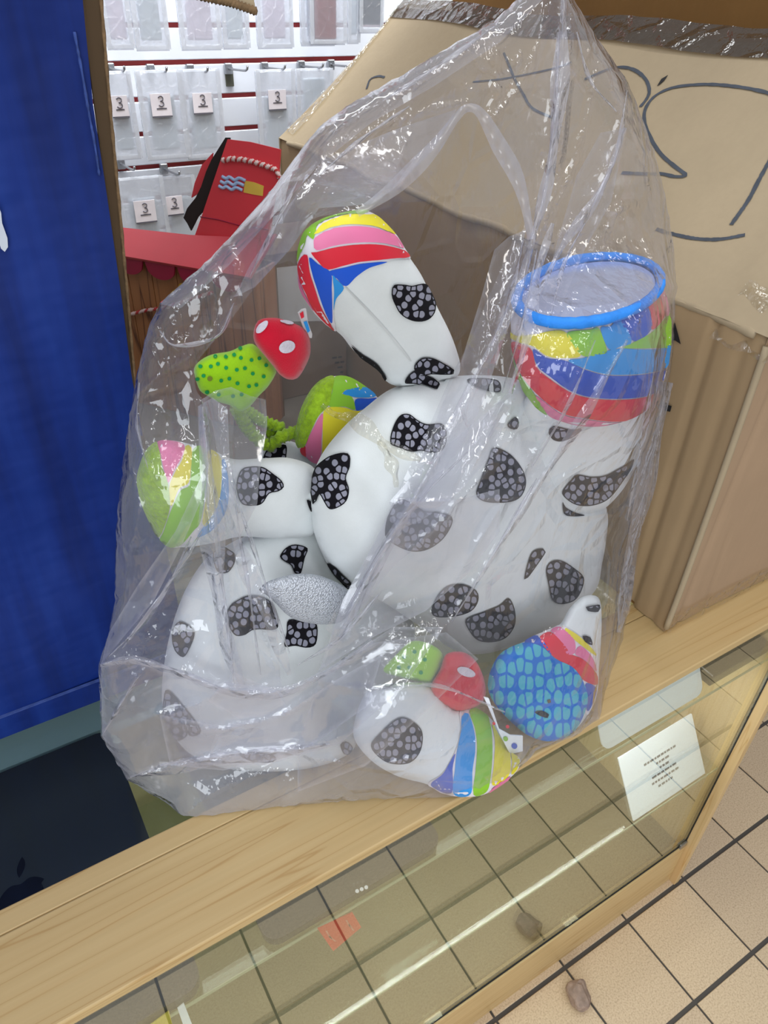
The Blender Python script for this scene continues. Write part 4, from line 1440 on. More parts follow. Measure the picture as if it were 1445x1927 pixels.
# ---- toy B: second spotted toy lying behind and below
B = empty('plush_toy', (-0.42, 0.26, 0.99), 'white plush toy with pebbled black spots and silver horn, lying lower left in the bag', 'soft toy')
bodyB, bB, tB = inflate('body', [(420, 1030), (470, 1005), (530, 985), (585, 975), (620, 1000), (680, 1060), (740, 1110), (780, 1180), (760, 1260), (700, 1300), (670, 1360), (665, 1410), (600, 1442), (500, 1452), (400, 1440), (338, 1400), (306, 1330), (312, 1230), (340, 1130), (380, 1060)], 0.215, 0.62, plush, B, 10)
spotsB = [
    Z6([(1120, 782), (1160, 726), (1220, 704), (1298, 728), (1280, 790), (1255, 888), (1215, 888), (1195, 840), (1150, 812)]),
    Z6([(1150, 1360), (1165, 1270), (1180, 1190), (1300, 1200), (1358, 1222), (1360, 1320), (1340, 1358), (1290, 1368), (1220, 1356)]),
    Z6([(770, 1180), (800, 1100), (850, 1060), (920, 1032), (1000, 1037), (1070, 1080), (1110, 1170), (1105, 1240), (1060, 1255), (1000, 1250), (940, 1255), (900, 1283), (840, 1290), (800, 1245)]),
    Z6([(440, 1250), (480, 1200), (560, 1240), (574, 1290), (540, 1380), (500, 1430), (450, 1390), (430, 1310)]),
    Z6([(690, 770), (735, 715), (828, 760), (838, 800), (818, 850), (780, 888), (720, 878)]),
    B5([(320, 950), (340, 912), (420, 1000), (478, 1088), (430, 1108), (402, 1045), (418, 1108), (345, 1135), (315, 1050)]),
    B5([(640, 1186), (720, 1180), (798, 1196), (788, 1222), (700, 1220)]),
    B5([(1076, 1150), (1100, 1136), (1130, 1160), (1110, 1198), (1090, 1188)]),
    B5([(1035, 385), (1060, 380), (1110, 440), (1130, 470), (1110, 480), (1060, 430)]),
]
for q in spotsB:
    decal('spot', [(q, spot_m, 0)], bB, tB, bodyB)
legB1, bb1, tb1 = inflate('leg', [(262, 918), (270, 868), (290, 838), (325, 829), (400, 848), (440, 864), (500, 862), (545, 862), (590, 880), (600, 920), (596, 965), (588, 1006), (540, 1013), (500, 1012), (450, 1010), (400, 1022), (345, 1030), (310, 1022), (284, 980)], 0.18, 0.7, plush, B, 8)
decal('foot', [
    (Z6([(215, 240), (230, 140), (290, 62), (335, 42), (430, 40), (545, 75), (640, 95), (770, 180), (790, 300), (780, 470), (700, 600), (580, 660), (480, 712), (400, 716), (330, 690), (270, 580), (230, 400), (212, 310)]), seam_m, 0),
    (Z6([(337, 46), (430, 43), (503, 72), (480, 148), (440, 218), (400, 298), (372, 210), (352, 110)]), K['pink'], E1),
    (Z6([(510, 76), (548, 86), (545, 200), (532, 300), (470, 338), (420, 448), (407, 330), (443, 235), (486, 160)]), K['yellow'], E1),
    (Z6([(556, 92), (640, 104), (640, 330), (610, 540), (560, 610), (480, 700), (400, 714), (345, 690), (372, 620), (422, 470), (480, 350), (540, 306)]), K['green'], E1),
    (Z6([(648, 106), (735, 150), (740, 300), (720, 440), (660, 560), (620, 560), (650, 330)]), K['yellow'], E1),
    (Z6([(742, 160), (770, 185), (786, 300), (776, 462), (700, 590), (590, 650), (620, 590), (700, 480), (740, 330)]), K['lblue'], E1),
], bb1, tb1, legB1, 0.001)
decal('sole', [(Z6([(216, 240), (231, 142), (290, 62), (330, 46), (350, 110), (362, 200), (386, 260), (402, 330), (411, 460), (380, 580), (352, 650), (322, 682), (270, 575), (230, 400), (213, 305)]), terry, 0)], bb1, tb1, legB1, 0.0022)
for q in (Z6([(846, 380), (840, 300), (870, 222), (930, 202), (1010, 206), (1080, 250), (1130, 290), (1144, 330), (1108, 358), (1050, 372), (1010, 430), (960, 448), (880, 440)]),
          Z6([(1292, 412), (1325, 430), (1340, 490), (1318, 488)])):
    decal('spot', [(q, spot_m, 0)], bb1, tb1, legB1)
legB2, bb2, tb2 = inflate('leg', Z4([(-8, 600), (5, 520), (35, 415), (90, 310), (160, 245), (240, 225), (320, 236), (400, 280), (480, 345), (520, 420), (480, 560), (360, 700), (240, 780), (130, 768), (50, 718), (5, 670)]), 0.25, 0.7, plush, B, 8)
decal('foot', [
    (Z4([(-8, 600), (5, 520), (35, 415), (90, 310), (160, 247), (240, 227), (320, 238), (400, 282), (480, 347), (515, 420), (480, 555), (360, 690), (240, 770), (130, 762), (50, 712), (5, 665)]), seam_m, 0),
    (Z4([(225, 237), (300, 230), (370, 262), (440, 312), (400, 308), (290, 308), (268, 332), (330, 350), (350, 428), (290, 410), (190, 405), (212, 315)]), K['green'], E1),
    (Z4([(275, 330), (320, 303), (420, 297), (478, 347), (430, 356), (350, 352)]), K['lblue'], E1),
    (Z4([(352, 366), (430, 362), (490, 362), (440, 400), (400, 430), (358, 432)]), K['dblue'], E1),
    (Z4([(153, 452), (147, 600), (142, 700), (122, 757), (62, 722), (52, 645), (92, 550)]), K['pink'], E1),
    (Z4([(158, 440), (200, 412), (290, 416), (350, 436), (420, 440), (340, 620), (220, 740), (150, 745), (150, 690), (153, 600)]), K['yellow'], E1),
    (Z4([(20, 668), (48, 648), (56, 718), (30, 704)]), K['red'], E1),
], bb2, tb2, legB2, 0.001)
decal('sole', [(Z4([(-7, 600), (6, 520), (36, 416), (92, 312), (160, 249), (222, 234), (206, 320), (186, 402), (130, 462), (82, 560), (40, 655), (10, 660)]), terry, 0)], bb2, tb2, legB2, 0.0022)
shk, bsh, tsh = inflate('leg', [(478, 890), (490, 850), (520, 828), (560, 835), (605, 868), (620, 900), (600, 925), (540, 905), (500, 900)], 0.27, 0.7, plush, B, 8)
decal('spot', [([(495, 872), (500, 850), (520, 840), (537, 838), (538, 855), (533, 874), (510, 874)], spot_m, 0)], bsh, tsh, shk)
hornB, bh, th = inflate('horn', B5([(728, 482), (758, 450), (830, 424), (900, 412), (980, 418), (1060, 448), (1112, 484), (1132, 530), (1118, 585), (1070, 624), (980, 630), (900, 615), (850, 590), (800, 540), (757, 502)]), 0.13, 0.75, silver_m, B, 7)
hornB['label'] = 'silver glitter horn'
# bottom leg lying to the right, striped foot
legB3, bb3, tb3 = inflate('leg', B6([(225, 700), (280, 695), (380, 690), (440, 712), (530, 792), (600, 788), (680, 848), (740, 958), (780, 985), (768, 1035), (700, 1090), (620, 1130), (500, 1126), (420, 1086), (300, 1052), (200, 990), (135, 900), (150, 800), (180, 735)]), 0.06, 0.7, plush, B, 8)
decal('foot', [
    (B6([(545, 805), (580, 795), (640, 790), (680, 850), (740, 960), (778, 987), (766, 1033), (700, 1088), (620, 1128), (500, 1124), (425, 1084), (480, 1040), (530, 950), (548, 870)]), seam_m, 0),
    (B6([(577, 812), (600, 880), (604, 950), (594, 1030), (588, 1120), (523, 1118), (527, 1020), (532, 962), (548, 880), (552, 822)]), K['lblue'], E1),
    (B6([(584, 802), (638, 793), (664, 860), (671, 960), (664, 1060), (648, 1112), (600, 1122), (606, 1030), (611, 940), (603, 870)]), K['green'], E1),
    (B6([(670, 852), (700, 902), (738, 960), (742, 1000), (734, 1050), (672, 1088), (677, 1010), (680, 920)]), K['yellow'], E1),
    (B6([(745, 965), (776, 990), (764, 1030), (744, 1046), (748, 1000)]), K['yellow'], E1),
    (B6([(526, 965), (518, 1020), (514, 1116), (436, 1084), (482, 1040)]), K['navy'], E1),
    (B6([(740, 1052), (720, 1080), (655, 1120), (680, 1092)]), K['pink'], E1),
], bb3, tb3, legB3, 0.001)
decal('spot', [(B6([(202, 930), (240, 880), (298, 830), (340, 826), (388, 860), (402, 900), (390, 960), (350, 1000), (280, 1002), (230, 974)]), spot_m, 0)], bb3, tb3, legB3)
decal('spot', [(B6([(223, 692), (262, 652), (308, 680), (272, 708)]), spot_m, 0)], bb3, tb3, legB3)
tagB = slab('cloth_label', [PY(u, v, 0.015) for u, v in B6([(642, 748), (660, 752), (700, 870), (745, 895), (792, 898), (792, 958), (742, 968), (700, 884), (665, 800)])], 0.0015, paper_m, B)
for (u, v, r, c) in ((760, 938, 11, 'dblue'), (726, 910, 9, 'green'), (733, 862, 7, 'red'), (680, 850, 6, 'red')):
    slab('printed_dot', [PY(a, b, 0.0135) for a, b in B6(ell(u, v, r, r, 0, 10))], 0.0005, K[c], tagB)

# ---- mushroom toys
def mushroom(label, body, cap, y0, ovals, dots, yb=0.02):
    m = empty('mushroom_toy', PY(*np.mean(np.array(body), 0), y0), label, 'soft toy')
    m.location.z = 0.99
    g, bg_, tg_ = inflate('stem', body, y0 + yb, 0.75, greenplush, m, 7)
    c, bc_, tc_ = inflate('cap', cap, y0, 0.75, redplush, m, 7)
    for q in ovals:
        decal('cap_spot', [(q, oval_m, 0)], bc_, tc_, c, 0.001, 6)
    for (x, y, r, mm) in dots:
        decal('dot', [(ell(x, y, r, r * 0.95, 0, 9), mm, 0)], bg_, tg_, g, 0.0008, 9, False)
    return m, bc_, tc_


dz = [(740, 760), (805, 762), (855, 750), (895, 768), (960, 780), (1008, 770), (755, 805), (712, 820), (650, 820), (805, 828), (870, 840), (920, 830), (968, 863), (1035, 880), (668, 876), (632, 897), (775, 905), (825, 893), (875, 922), (945, 940), (990, 932), (848, 1000), (900, 990), (895, 710), (1050, 812), (690, 975), (760, 990)]
dots1 = [(*Z2([p])[0], 3.8, dot_m) for p in dz] + [(*Z2([(706, 893)])[0], 5.0, browndot_m)]
mush1, bmc, tmc = mushroom('lime green dotted mushroom toy with red cap, upper left in the bag',
                           Z2([(608, 830), (650, 780), (720, 745), (830, 725), (900, 695), (970, 680), (1035, 740), (1112, 830), (1105, 880), (1060, 950), (1010, 1000), (950, 1070), (890, 1097), (830, 1060), (760, 1040), (690, 1000), (645, 970), (618, 900)]),
                           Z2([(978, 660), (988, 560), (1030, 525), (1120, 520), (1200, 545), (1280, 580), (1320, 640), (1326, 740), (1290, 830), (1245, 893), (1190, 900), (1138, 870), (1100, 820), (1050, 760)]), 0.2,
                           [Z2(ell(1180, 697, 50, 38, -0.3)), Z2(ell(1030, 577, 46, 20, -0.85)), Z2(ell(1180, 550, 44, 10, 0.2))], dots1)
lb = slab('cloth_tag', [PY(u, v, 0.2) for u, v in Z2([(1252, 490), (1275, 468), (1300, 462), (1312, 545), (1338, 620), (1335, 645), (1310, 640), (1280, 570)])], 0.0015, label_m, mush1)
slab('printed_dot', [PY(u, v, 0.198) for u, v in Z2([(1285, 545), (1305, 540), (1325, 600), (1310, 612)])], 0.0005, K['lblue'], lb)
slab('printed_dot', [PY(u, v, 0.198) for u, v in Z2([(1262, 495), (1282, 480), (1288, 515), (1272, 525)])], 0.0005, K['red'], lb)
tube('cord', smooth_line([PY(445, 768, 0.25), PY(470, 810, 0.26), PY(505, 838, 0.255), PY(530, 822, 0.25), PY(556, 812, 0.255)], 60), 0.0066, terry, mush1, 10, True, 1.5)
tube('cord', smooth_line([PY(460, 770, 0.26), PY(490, 790, 0.265), PY(515, 800, 0.262), PY(528, 806, 0.262), PY(505, 818, 0.27)], 50), 0.006, terry, mush1, 10, True, 1.5)
mush2, *_ = mushroom('green dotted mushroom toy with red cap, low in the bag beside the blue beaded foot',
                     B6([(250, 642), (300, 582), (360, 530), (430, 540), (480, 580), (470, 650), (440, 690), (370, 682), (300, 665)]),
                     B6([(436, 700), (470, 640), (495, 580), (560, 572), (610, 608), (642, 680), (645, 750), (600, 790), (540, 806), (490, 780), (445, 745)]), 0.055,
                     [B6(ell(570, 648, 37, 17, 0.35))], [(*B6([p])[0], 4, dot_m) for p in ((330, 590), (370, 570), (410, 600), (350, 630), (395, 650), (310, 630))], 0.01)

# ================================================================== PLASTIC BAG
BAG = np.array([(1040, -70), (1068, -40), (1080, 0), (1110, 50), (1150, 110), (1183, 155), (1205, 215), (1230, 280), (1245, 340), (1258, 400), (1268, 470), (1273, 540), (1269, 620), (1262, 700), (1249, 780), (1236, 850), (1222, 920), (1210, 980), (1200, 1030), (1190, 1080), (1180, 1150), (1172, 1205), (1155, 1250), (1140, 1300), (1128, 1352), (1080, 1385), (1010, 1412), (980, 1442), (945, 1475), (905, 1497), (800, 1502), (700, 1503), (600, 1511), (500, 1521), (400, 1534), (345, 1537), (300, 1502), (240, 1467), (190, 1385), (186, 1250), (205, 1190), (216, 1130), (218, 1000), (230, 880), (245, 780), (258, 700), (278, 620), (300, 570), (370, 510), (430, 450), (500, 370), (560, 290), (600, 240), (650, 200), (760, 140), (850, 85), (930, 40), (1000, -30)], float)
HOLE = np.array([(880, 196), (898, 205), (925, 235), (950, 285), (968, 318), (985, 370), (985, 430), (968, 448), (945, 500), (915, 570), (885, 640), (850, 705), (815, 785), (790, 840), (765, 890), (742, 940), (715, 1000), (680, 1065), (650, 1120), (628, 1185), (610, 1248), (575, 1284), (548, 1296), (530, 1290), (520, 1180), (498, 1110), (470, 1045), (454, 1010), (478, 955), (490, 880), (502, 800), (494, 762), (440, 742), (400, 752), (372, 740), (368, 690), (400, 645), (440, 595), (480, 540), (545, 470), (590, 412), (670, 402), (700, 384), (743, 354), (779, 320), (813, 284), (850, 240)], float)
bag = empty('plastic_bag', (-0.2, 0.2, 0.987), 'large crinkled clear plastic bag of soft toys standing open on the counter rail', 'bag')
out_b = resample(BAG, 11, False)
out_b += rng.normal(0, 0.9, out_b.shape)
out_h = resample(HOLE, 10, True)

FOLDS = [
    # polyline, height (m), width (px): creases pinched out of the film
    ([(1062, -40), (1058, 60), (1052, 160), (1040, 260), (1022, 370), (1000, 450), (985, 540), (972, 640)], 0.016, 9),
    ([(1075, 0), (1072, 100), (1062, 220), (1050, 330), (1025, 420), (1000, 470)], 0.012, 7),
    ([(1085, 20), (1120, 90), (1150, 160), (1182, 235), (1215, 330), (1240, 430)], 0.008, 8),
    ([(1040, 0), (1020, 60), (985, 150), (930, 220)], 0.006, 7),
    ([(1000, 450), (960, 560), (910, 680), (860, 790), (800, 900), (735, 1010), (680, 1110), (640, 1200)], 0.012, 8),
    ([(1010, 470), (985, 600), (960, 720), (900, 860), (840, 980)], 0.010, 7),
    ([(1180, 160), (1150, 300), (1100, 400), (1030, 470), (1000, 520)], 0.008, 7),
    ([(1125, 120), (1105, 220), (1080, 310), (1040, 400)], 0.006, 6),
    ([(1170, 380), (1140, 460), (1110, 540)], 0.004, 5),
    ([(1170, 385), (1180, 470), (1200, 530)], 0.004, 5),
    ([(1170, 390), (1100, 500), (1050, 600), (1010, 720), (960, 830)], 0.006, 6),
    ([(1255, 520), (1180, 640), (1100, 780), (1020, 900), (930, 1040), (830, 1190)], 0.008, 7),
    ([(1120, 620), (1060, 760), (990, 880), (900, 1020), (850, 1110)], 0.007, 6),
    ([(1262, 700), (1228, 820), (1200, 950), (1180, 1080), (1165, 1190)], 0.008, 8),
    ([(1240, 700), (1215, 840), (1170, 1000), (1150, 1130)], 0.005, 6),
    ([(745, 945), (860, 940), (1000, 930), (1100, 870)], 0.005, 5),
    ([(950, 800), (1020, 790), (1080, 740)], 0.006, 6),
    ([(970, 740), (930, 860), (850, 960), (750, 1060)], 0.007, 6),
    ([(380, 760), (390, 850), (398, 950), (405, 1060), (420, 1180), (450, 1280)], 0.014, 9),
    ([(425, 770), (428, 850), (440, 930), (470, 1010), (500, 1100), (560, 1260)], 0.010, 7),
    ([(410, 950), (440, 1040), (480, 1140), (520, 1270)], 0.008, 6),
    ([(420, 950), (430, 1080), (430, 1200), (440, 1300)], 0.007, 6),
    ([(385, 1010), (320, 1090), (255, 1180), (192, 1250)], 0.010, 8),
    ([(350, 990), (300, 1090), (240, 1200)], 0.007, 6),
    ([(188, 1250), (250, 1238), (330, 1262), (420, 1296), (520, 1302), (620, 1262), (720, 1190)], 0.011, 8),
    ([(190, 1384), (230, 1320), (262, 1270), (300, 1240)], 0.009, 6),
    ([(300, 1345), (380, 1372), (450, 1366), (540, 1340), (640, 1270)], 0.008, 6),
    ([(240, 1466), (340, 1440), (450, 1418), (560, 1410), (660, 1380)], 0.008, 7),
    ([(420, 1296), (360, 1330), (310, 1345)], 0.006, 6),
    ([(600, 1280), (700, 1300), (820, 1290), (900, 1330)], 0.005, 6),
    ([(560, 1420), (680, 1440), (800, 1420), (950, 1380)], 0.006, 7),
    ([(640, 1180), (740, 1210), (820, 1180)], 0.004, 6),
    ([(345, 1535), (420, 1480), (520, 1450)], 0.006, 6),
    ([(280, 620), (330, 650), (410, 632), (440, 560)], 0.008, 7),
    ([(280, 620), (262, 720), (258, 800), (275, 880), (300, 920)], 0.007, 6),
    ([(255, 745), (320, 690), (400, 640), (440, 575)], 0.008, 7),
    ([(430, 450), (440, 510), (425, 570)], 0.006, 7),
    ([(540, 330), (520, 420), (470, 520)], 0.006, 7),
    ([(640, 215), (600, 300), (540, 400), (500, 500)], 0.007, 7),
    ([(780, 150), (770, 250), (735, 350)], 0.006, 7),
    ([(880, 190), (780, 215), (690, 250), (610, 280)], 0.006, 6),
    ([(930, 45), (830, 130), (700, 205), (610, 260)], 0.006, 8),
    ([(880, 70), (900, 120), (960, 140), (980, 100)], 0.004, 5),
    ([(875, 130), (880, 165), (940, 165), (985, 140)], 0.004, 5),
    ([(310, 760), (330, 820), (320, 870)], 0.006, 5),
    ([(240, 1050), (260, 960), (250, 880)], 0.005, 6),
]


CRUSH = [(1110, 440, 120), (1140, 520, 90), (1060, 500, 80), (1130, 350, 70), (260, 1200, 60), (400, 1020, 50), (1080, 640, 90), (1000, 760, 60), (1010, 440, 70), (960, 160, 70), (810, 1010, 90), (960, 850, 70), (300, 1150, 90), (500, 950, 60), (240, 1300, 70), (430, 1380, 90), (310, 830, 60), (330, 640, 60), (1230, 600, 70), (1190, 980, 60), (700, 1150, 70), (900, 1330, 60), (640, 1450, 70), (1060, 320, 70)]


def crumple(V, seed, amp, fine=0):
    """fine sharp crinkles: many short random creases"""
    r = np.random.default_rng(seed)
    hgt = np.zeros(len(V))
    for _ in range(420):
        c = np.array([r.uniform(190, 1260), r.uniform(0, 1530)])
        toc = np.array([1010, 430]) - c
        base = math.atan2(toc[1], toc[0]) if r.random() < 0.6 else r.uniform(0, math.pi)
        a = base + r.normal(0, 0.35)
        L = r.uniform(40, 190)
        dv = np.array([math.cos(a), math.sin(a)])
        q = V - c
        al = q @ dv
        ac = np.abs(q @ np.array([-dv[1], dv[0]]) + 6 * np.sin(al / 40 + r.uniform(0, 6)))
        w = r.uniform(5, 20)
        hgt += amp * r.uniform(-0.8, 1) * np.exp(-ac / w) * np.clip(1 - np.abs(al) / L, 0, 1)
    for _ in range(fine):
        k = r.integers(len(CRUSH))
        c = np.array(CRUSH[k][:2]) + r.normal(0, 0.55, 2) * CRUSH[k][2]
        near = np.where((np.abs(V[:, 0] - c[0]) < 80) & (np.abs(V[:, 1] - c[1]) < 80))[0]
        if not len(near):
            continue
        a = r.uniform(0, math.pi)
        dv = np.array([math.cos(a), math.sin(a)])
        q = V[near] - c
        al = q @ dv
        ac = np.abs(q @ np.array([-dv[1], dv[0]]))
        hgt[near] += amp * r.uniform(-0.7, 0.9) * np.exp(-ac / r.uniform(4, 10)) * np.clip(1 - np.abs(al) / r.uniform(25, 75), 0, 1)
    # crinkles gather where the film is bunched; elsewhere it stays smooth
    m = np.full(len(V), 0.3)
    for cx, cy, rr in CRUSH:
        m = np.maximum(m, 1.35 * np.exp(-((V[:, 0] - cx) ** 2 + (V[:, 1] - cy) ** 2) / rr ** 2))
    return hgt * m


def toys_t(V):
    """distance along each ray to the nearest toy surface (inf where there is none)"""
    d = rays(V)
    out = np.full(len(V), np.inf)
    o = Vector(CAM)
    for i in range(len(V)):
        dv = Vector(d[i])
        L = dv.length
        for bv in BVHS:
            h = bv.ray_cast(o, dv)
            if h[0] is not None:
                out[i] = min(out[i], h[3] / L)
    return out


GP = 22
gx = np.arange(150, 1310, GP)
gy = np.arange(-100, 1570, GP)
GX, GY = np.meshgrid(gx, gy)
gv = np.c_[GX.ravel(), GY.ravel()]
gd = rays(gv)
tt = toys_t(gv)
tmid = clamp_t(gd, (0.20 - CAM[1]) / gd[:, 1], FLOOR_Z + 0.001)
tfront = np.where(np.isfinite(tt), np.minimum(tt, tmid), tmid).reshape(GX.shape)
# the film is taut between the highest points: lower (nearer) envelope, then smoothed
for _ in range(2):
    p = np.pad(tfront, 1, mode='edge')
    tfront = np.min([p[i:i + tfront.shape[0], j:j + tfront.shape[1]] for i in range(3) for j in range(3)], axis=0)
for _ in range(6):
    p = np.pad(tfront, 1, mode='edge')
    sm_ = sum(p[i:i + tfront.shape[0], j:j + tfront.shape[1]] for i in range(3) for j in range(3)) / 9
    tfront = np.minimum(sm_, tfront + 0.006)


def sample(gridv, V):
    fx, fy = (V[:, 0] - gx[0]) / GP, (V[:, 1] - gy[0]) / GP
    ix, iy = np.clip(fx.astype(int), 0, len(gx) - 2), np.clip(fy.astype(int), 0, len(gy) - 2)
    ax, ay = np.clip(fx - ix, 0, 1), np.clip(fy - iy, 0, 1)
    return gridv[iy, ix] * (1 - ax) * (1 - ay) + gridv[iy, ix + 1] * ax * (1 - ay) + gridv[iy + 1, ix] * (1 - ax) * ay + gridv[iy + 1, ix + 1] * ax * ay


def front_t(V):
    d = rays(V)
    ts = clamp_t(d, (0.20 - CAM[1]) / d[:, 1], FLOOR_Z + 0.0005)
    de = dist_poly(V, out_b)
    w = np.sqrt(np.clip(de / 55, 0, 1) * (2 - np.clip(de / 55, 0, 1)))
    tf = sample(tfront, V) - 0.008
    tf = np.minimum(tf, ts)
    t = ts * (1 - w) + tf * w
    return d, t, de


def fold_h(V, scale=1.0):
    h = np.zeros(len(V))
    for pl, amp, wd in FOLDS:
        q = smooth_line(pl, max(6, len(pl) * 4))
        ds = dist_segs(V, q[:-1], q[1:])
        along = np.hypot(*(V - q[0]).T) / (np.hypot(*(q[-1] - q[0])) + 1e-6)
        h += amp * np.exp(-ds / wd) * (0.75 + 0.25 * np.sin(along * 17 + amp * 900))
    return h * scale


fold_pts = []
for pl, amp, wd in FOLDS:
    fold_pts += list(smooth_line(pl, max(8, int(np.linalg.norm(np.diff(np.array(pl, float), axis=0), axis=1).sum() / 9))))
fold_pts = np.array(fold_pts)
ok = inside(fold_pts, out_b) & ~inside(fold_pts, out_h) & (dist_poly(fold_pts, out_b) > 7) & (dist_poly(fold_pts, out_h) > 7)
V, T_, isb = triangulate(out_b, 6.8, [out_h], 0.45, fold_pts[ok])
d, t, de = front_t(V)
hh = fold_h(V) + crumple(V, 3, 0.005, 520)
ramp_ = np.clip(de / 18, 0.12, 1)
t = t - np.maximum(hh, -0.004) * ramp_
t = clamp_t(d, t, FLOOR_Z)
low = np.clip((V[:, 1] - 1180) / 250, 0, 1)
milk = 0.0 + 0.11 * np.clip((480 - V[:, 0]) / 120, 0, 1) * np.clip((V[:, 1] - 700) / 200, 0, 1) + 0.2 * low * np.clip((950 - V[:, 0]) / 300, 0.25, 1) + 0.06 * np.clip(fold_h(V) / 0.01, 0, 1)
ff_ = mk('film_front', CAM + d * t[:, None], T_, film, bag, True, None, {'milk': milk})
ff_.data.set_sharp_from_angle(angle=math.radians(20))
tF_grid = (GX, GY)

# back wall of the bag, sharing the silhouette
V, T_, isb = triangulate(out_b, 15)
d = rays(V)
de = dist_poly(V, out_b)
ts = clamp_t(d, (0.20 - CAM[1]) / d[:, 1], FLOOR_Z + 0.0005)
far = np.where(np.isfinite(tt), tt, 0).reshape(GX.shape)
tb = clamp_t(d, (0.362 - CAM[1]) / d[:, 1], FLOOR_Z)
w = np.sqrt(np.clip(de / 90, 0, 1) * (2 - np.clip(de / 90, 0, 1)))
t = ts * (1 - w) + tb * w
t = t - (np.abs(crumple(V, 11, 0.008)) + 0.004 * np.sin(V[:, 0] / 37 + V[:, 1] / 61)) * np.clip(de / 40, 0, 1)
t = clamp_t(d, np.maximum(t, ts - 0.002), FLOOR_Z)
mk('film_back', CAM + d * t[:, None], T_, film_back, bag, True, None, {'milk': np.full(len(V), 0.0)})


def strip(name, line, width, m, lift, milk_=0.0, n=60, taper=True):
    """a flattened pleat: doubled film lying just proud of the front sheet"""
    q = smooth_line(line, n)
    tg = np.gradient(q, axis=0)
    tg /= np.linalg.norm(tg, axis=1)[:, None]
    nr = np.c_[-tg[:, 1], tg[:, 0]]
    s_ = np.linspace(0, 1, n)
    wd = width * (np.sin(math.pi * np.clip(s_, 0.03, 0.97)) ** 0.5 if taper else np.ones(n)) * (0.8 + 0.3 * np.sin(s_ * 13 + width))
    cols = 6
    pts = np.vstack([q + nr * (wd * (k / cols - 0.5))[:, None] for k in range(cols + 1)])
    dd, tq, _ = front_t(pts)
    prof_ = np.tile(np.array([math.sin(math.pi * k / cols) for k in range(cols + 1)])[:, None], (1, n)).ravel()
    tq = tq - np.maximum(fold_h(pts), 0) - lift - 0.004 * prof_ - 0.0015 * np.sin(pts[:, 0] / 5 + pts[:, 1] / 9)
    tq = clamp_t(dd, tq, FLOOR_Z)
    fs_ = [(k * n + i, k * n + i + 1, (k + 1) * n + i + 1, (k + 1) * n + i) for k in range(cols) for i in range(n - 1)]
    return mk(name, CAM + dd * tq[:, None], fs_, m, bag, True, None, {'milk': np.full(len(pts), milk_)})


strip('hem', [(672, 402), (743, 352), (813, 282), (858, 222), (880, 203), (905, 214), (940, 275), (968, 325), (985, 375), (1000, 450)], 30, film_hem, 0.004, 0, 90, False)
strip('pleat', [(1062, -50), (1058, 80), (1050, 200), (1035, 320), (1005, 440)], 34, film_pleat, 0.003, 0.12)
strip('pleat', [(1005, 440), (970, 560), (915, 690), (855, 820), (790, 930), (720, 1040), (640, 1200)], 40, film_pleat, 0.003, 0.03)
strip('pleat', [(1040, 420), (1010, 520), (990, 640), (960, 740)], 26, film_pleat, 0.003, 0.08)
strip('pleat', [(1175, 240), (1130, 360), (1060, 460), (1010, 560)], 20, film_pleat, 0.003, 0.05)
strip('pleat', [(382, 765), (388, 850), (396, 960), (405, 1080), (425, 1200), (455, 1290)], 46, film_pleat, 0.003, 0.04)
strip('pleat', [(420, 940), (450, 1030), (490, 1130), (545, 1270)], 34, film_pleat, 0.003, 0.0)
strip('pleat', [(188, 1252), (255, 1242), (340, 1268), (430, 1296), (530, 1302), (620, 1262), (700, 1205)], 26, film_pleat, 0.003, 0.05)
strip('pleat', [(1262, 720), (1230, 850), (1200, 980), (1180, 1100), (1165, 1190)], 34, film_pleat, 0.002, 0.06)
strip('pleat', [(1180, 640), (1100, 780), (1020, 900), (930, 1040)], 22, film_pleat, 0.003, 0.0)
strip('pleat', [(620, 1190), (700, 1090), (800, 960), (950, 760)], 70, film_sheet, 0.002, 0.03)
strip('pleat', [(245, 1462), (350, 1440), (480, 1422), (620, 1400)], 30, film_pleat, 0.002, 0.03)


def sheet(poly, lift, milk_, edge_milk=0.1, pitch=10, cr=0.0016):
    """a loose overlap of film lying over the front of the bag, with a straight free edge"""
    out = resample(poly, 9, False)
    V, T_, isb = triangulate(out, pitch)
    dd, tq, _ = front_t(V)
    tq = tq - np.maximum(fold_h(V), 0) - lift - 0.003 * np.sin(V[:, 0] / 29 + V[:, 1] / 41) - np.abs(crumple(V, int(poly[0][0]), cr))
    tq = clamp_t(dd, tq, FLOOR_Z)
    o = mk('film_overlap', CAM + dd * tq[:, None], T_, film_sheet, bag, True, None, {'milk': np.where(isb, milk_ + edge_milk, milk_)})
    o.data.set_sharp_from_angle(angle=math.radians(25))
    return o


sheet([(990, 432), (958, 445), (930, 470), (905, 560), (868, 680), (830, 765), (800, 850), (780, 880), (850, 800), (900, 700), (935, 640), (965, 520)], 0.006, 0.03)
sheet([(732, 945), (790, 880), (850, 830), (905, 785), (960, 735), (962, 760), (930, 850), (870, 920), (800, 975), (745, 1000)], 0.008, 0.05)
sheet([(742, 938), (800, 936), (860, 940), (940, 920), (940, 1000), (880, 1080), (800, 1150), (700, 1200), (600, 1262), (645, 1130), (720, 990)], 0.005, 0.12)
sheet([(378, 753), (405, 735), (435, 728), (470, 745), (500, 752), (503, 800), (490, 878), (484, 948), (453, 1008), (430, 960), (415, 880), (400, 800)], 0.006, 0.02, 0.16)
sheet([(372, 765), (400, 748), (428, 770), (432, 860), (442, 940), (415, 1020), (400, 1010), (376, 890)], 0.009, 0.10, 0.1)
sheet([(400, 850), (375, 950), (345, 1020), (290, 1130), (190, 1250), (205, 1190), (260, 1100), (330, 1000)], 0.006, 0.06, 0.14)
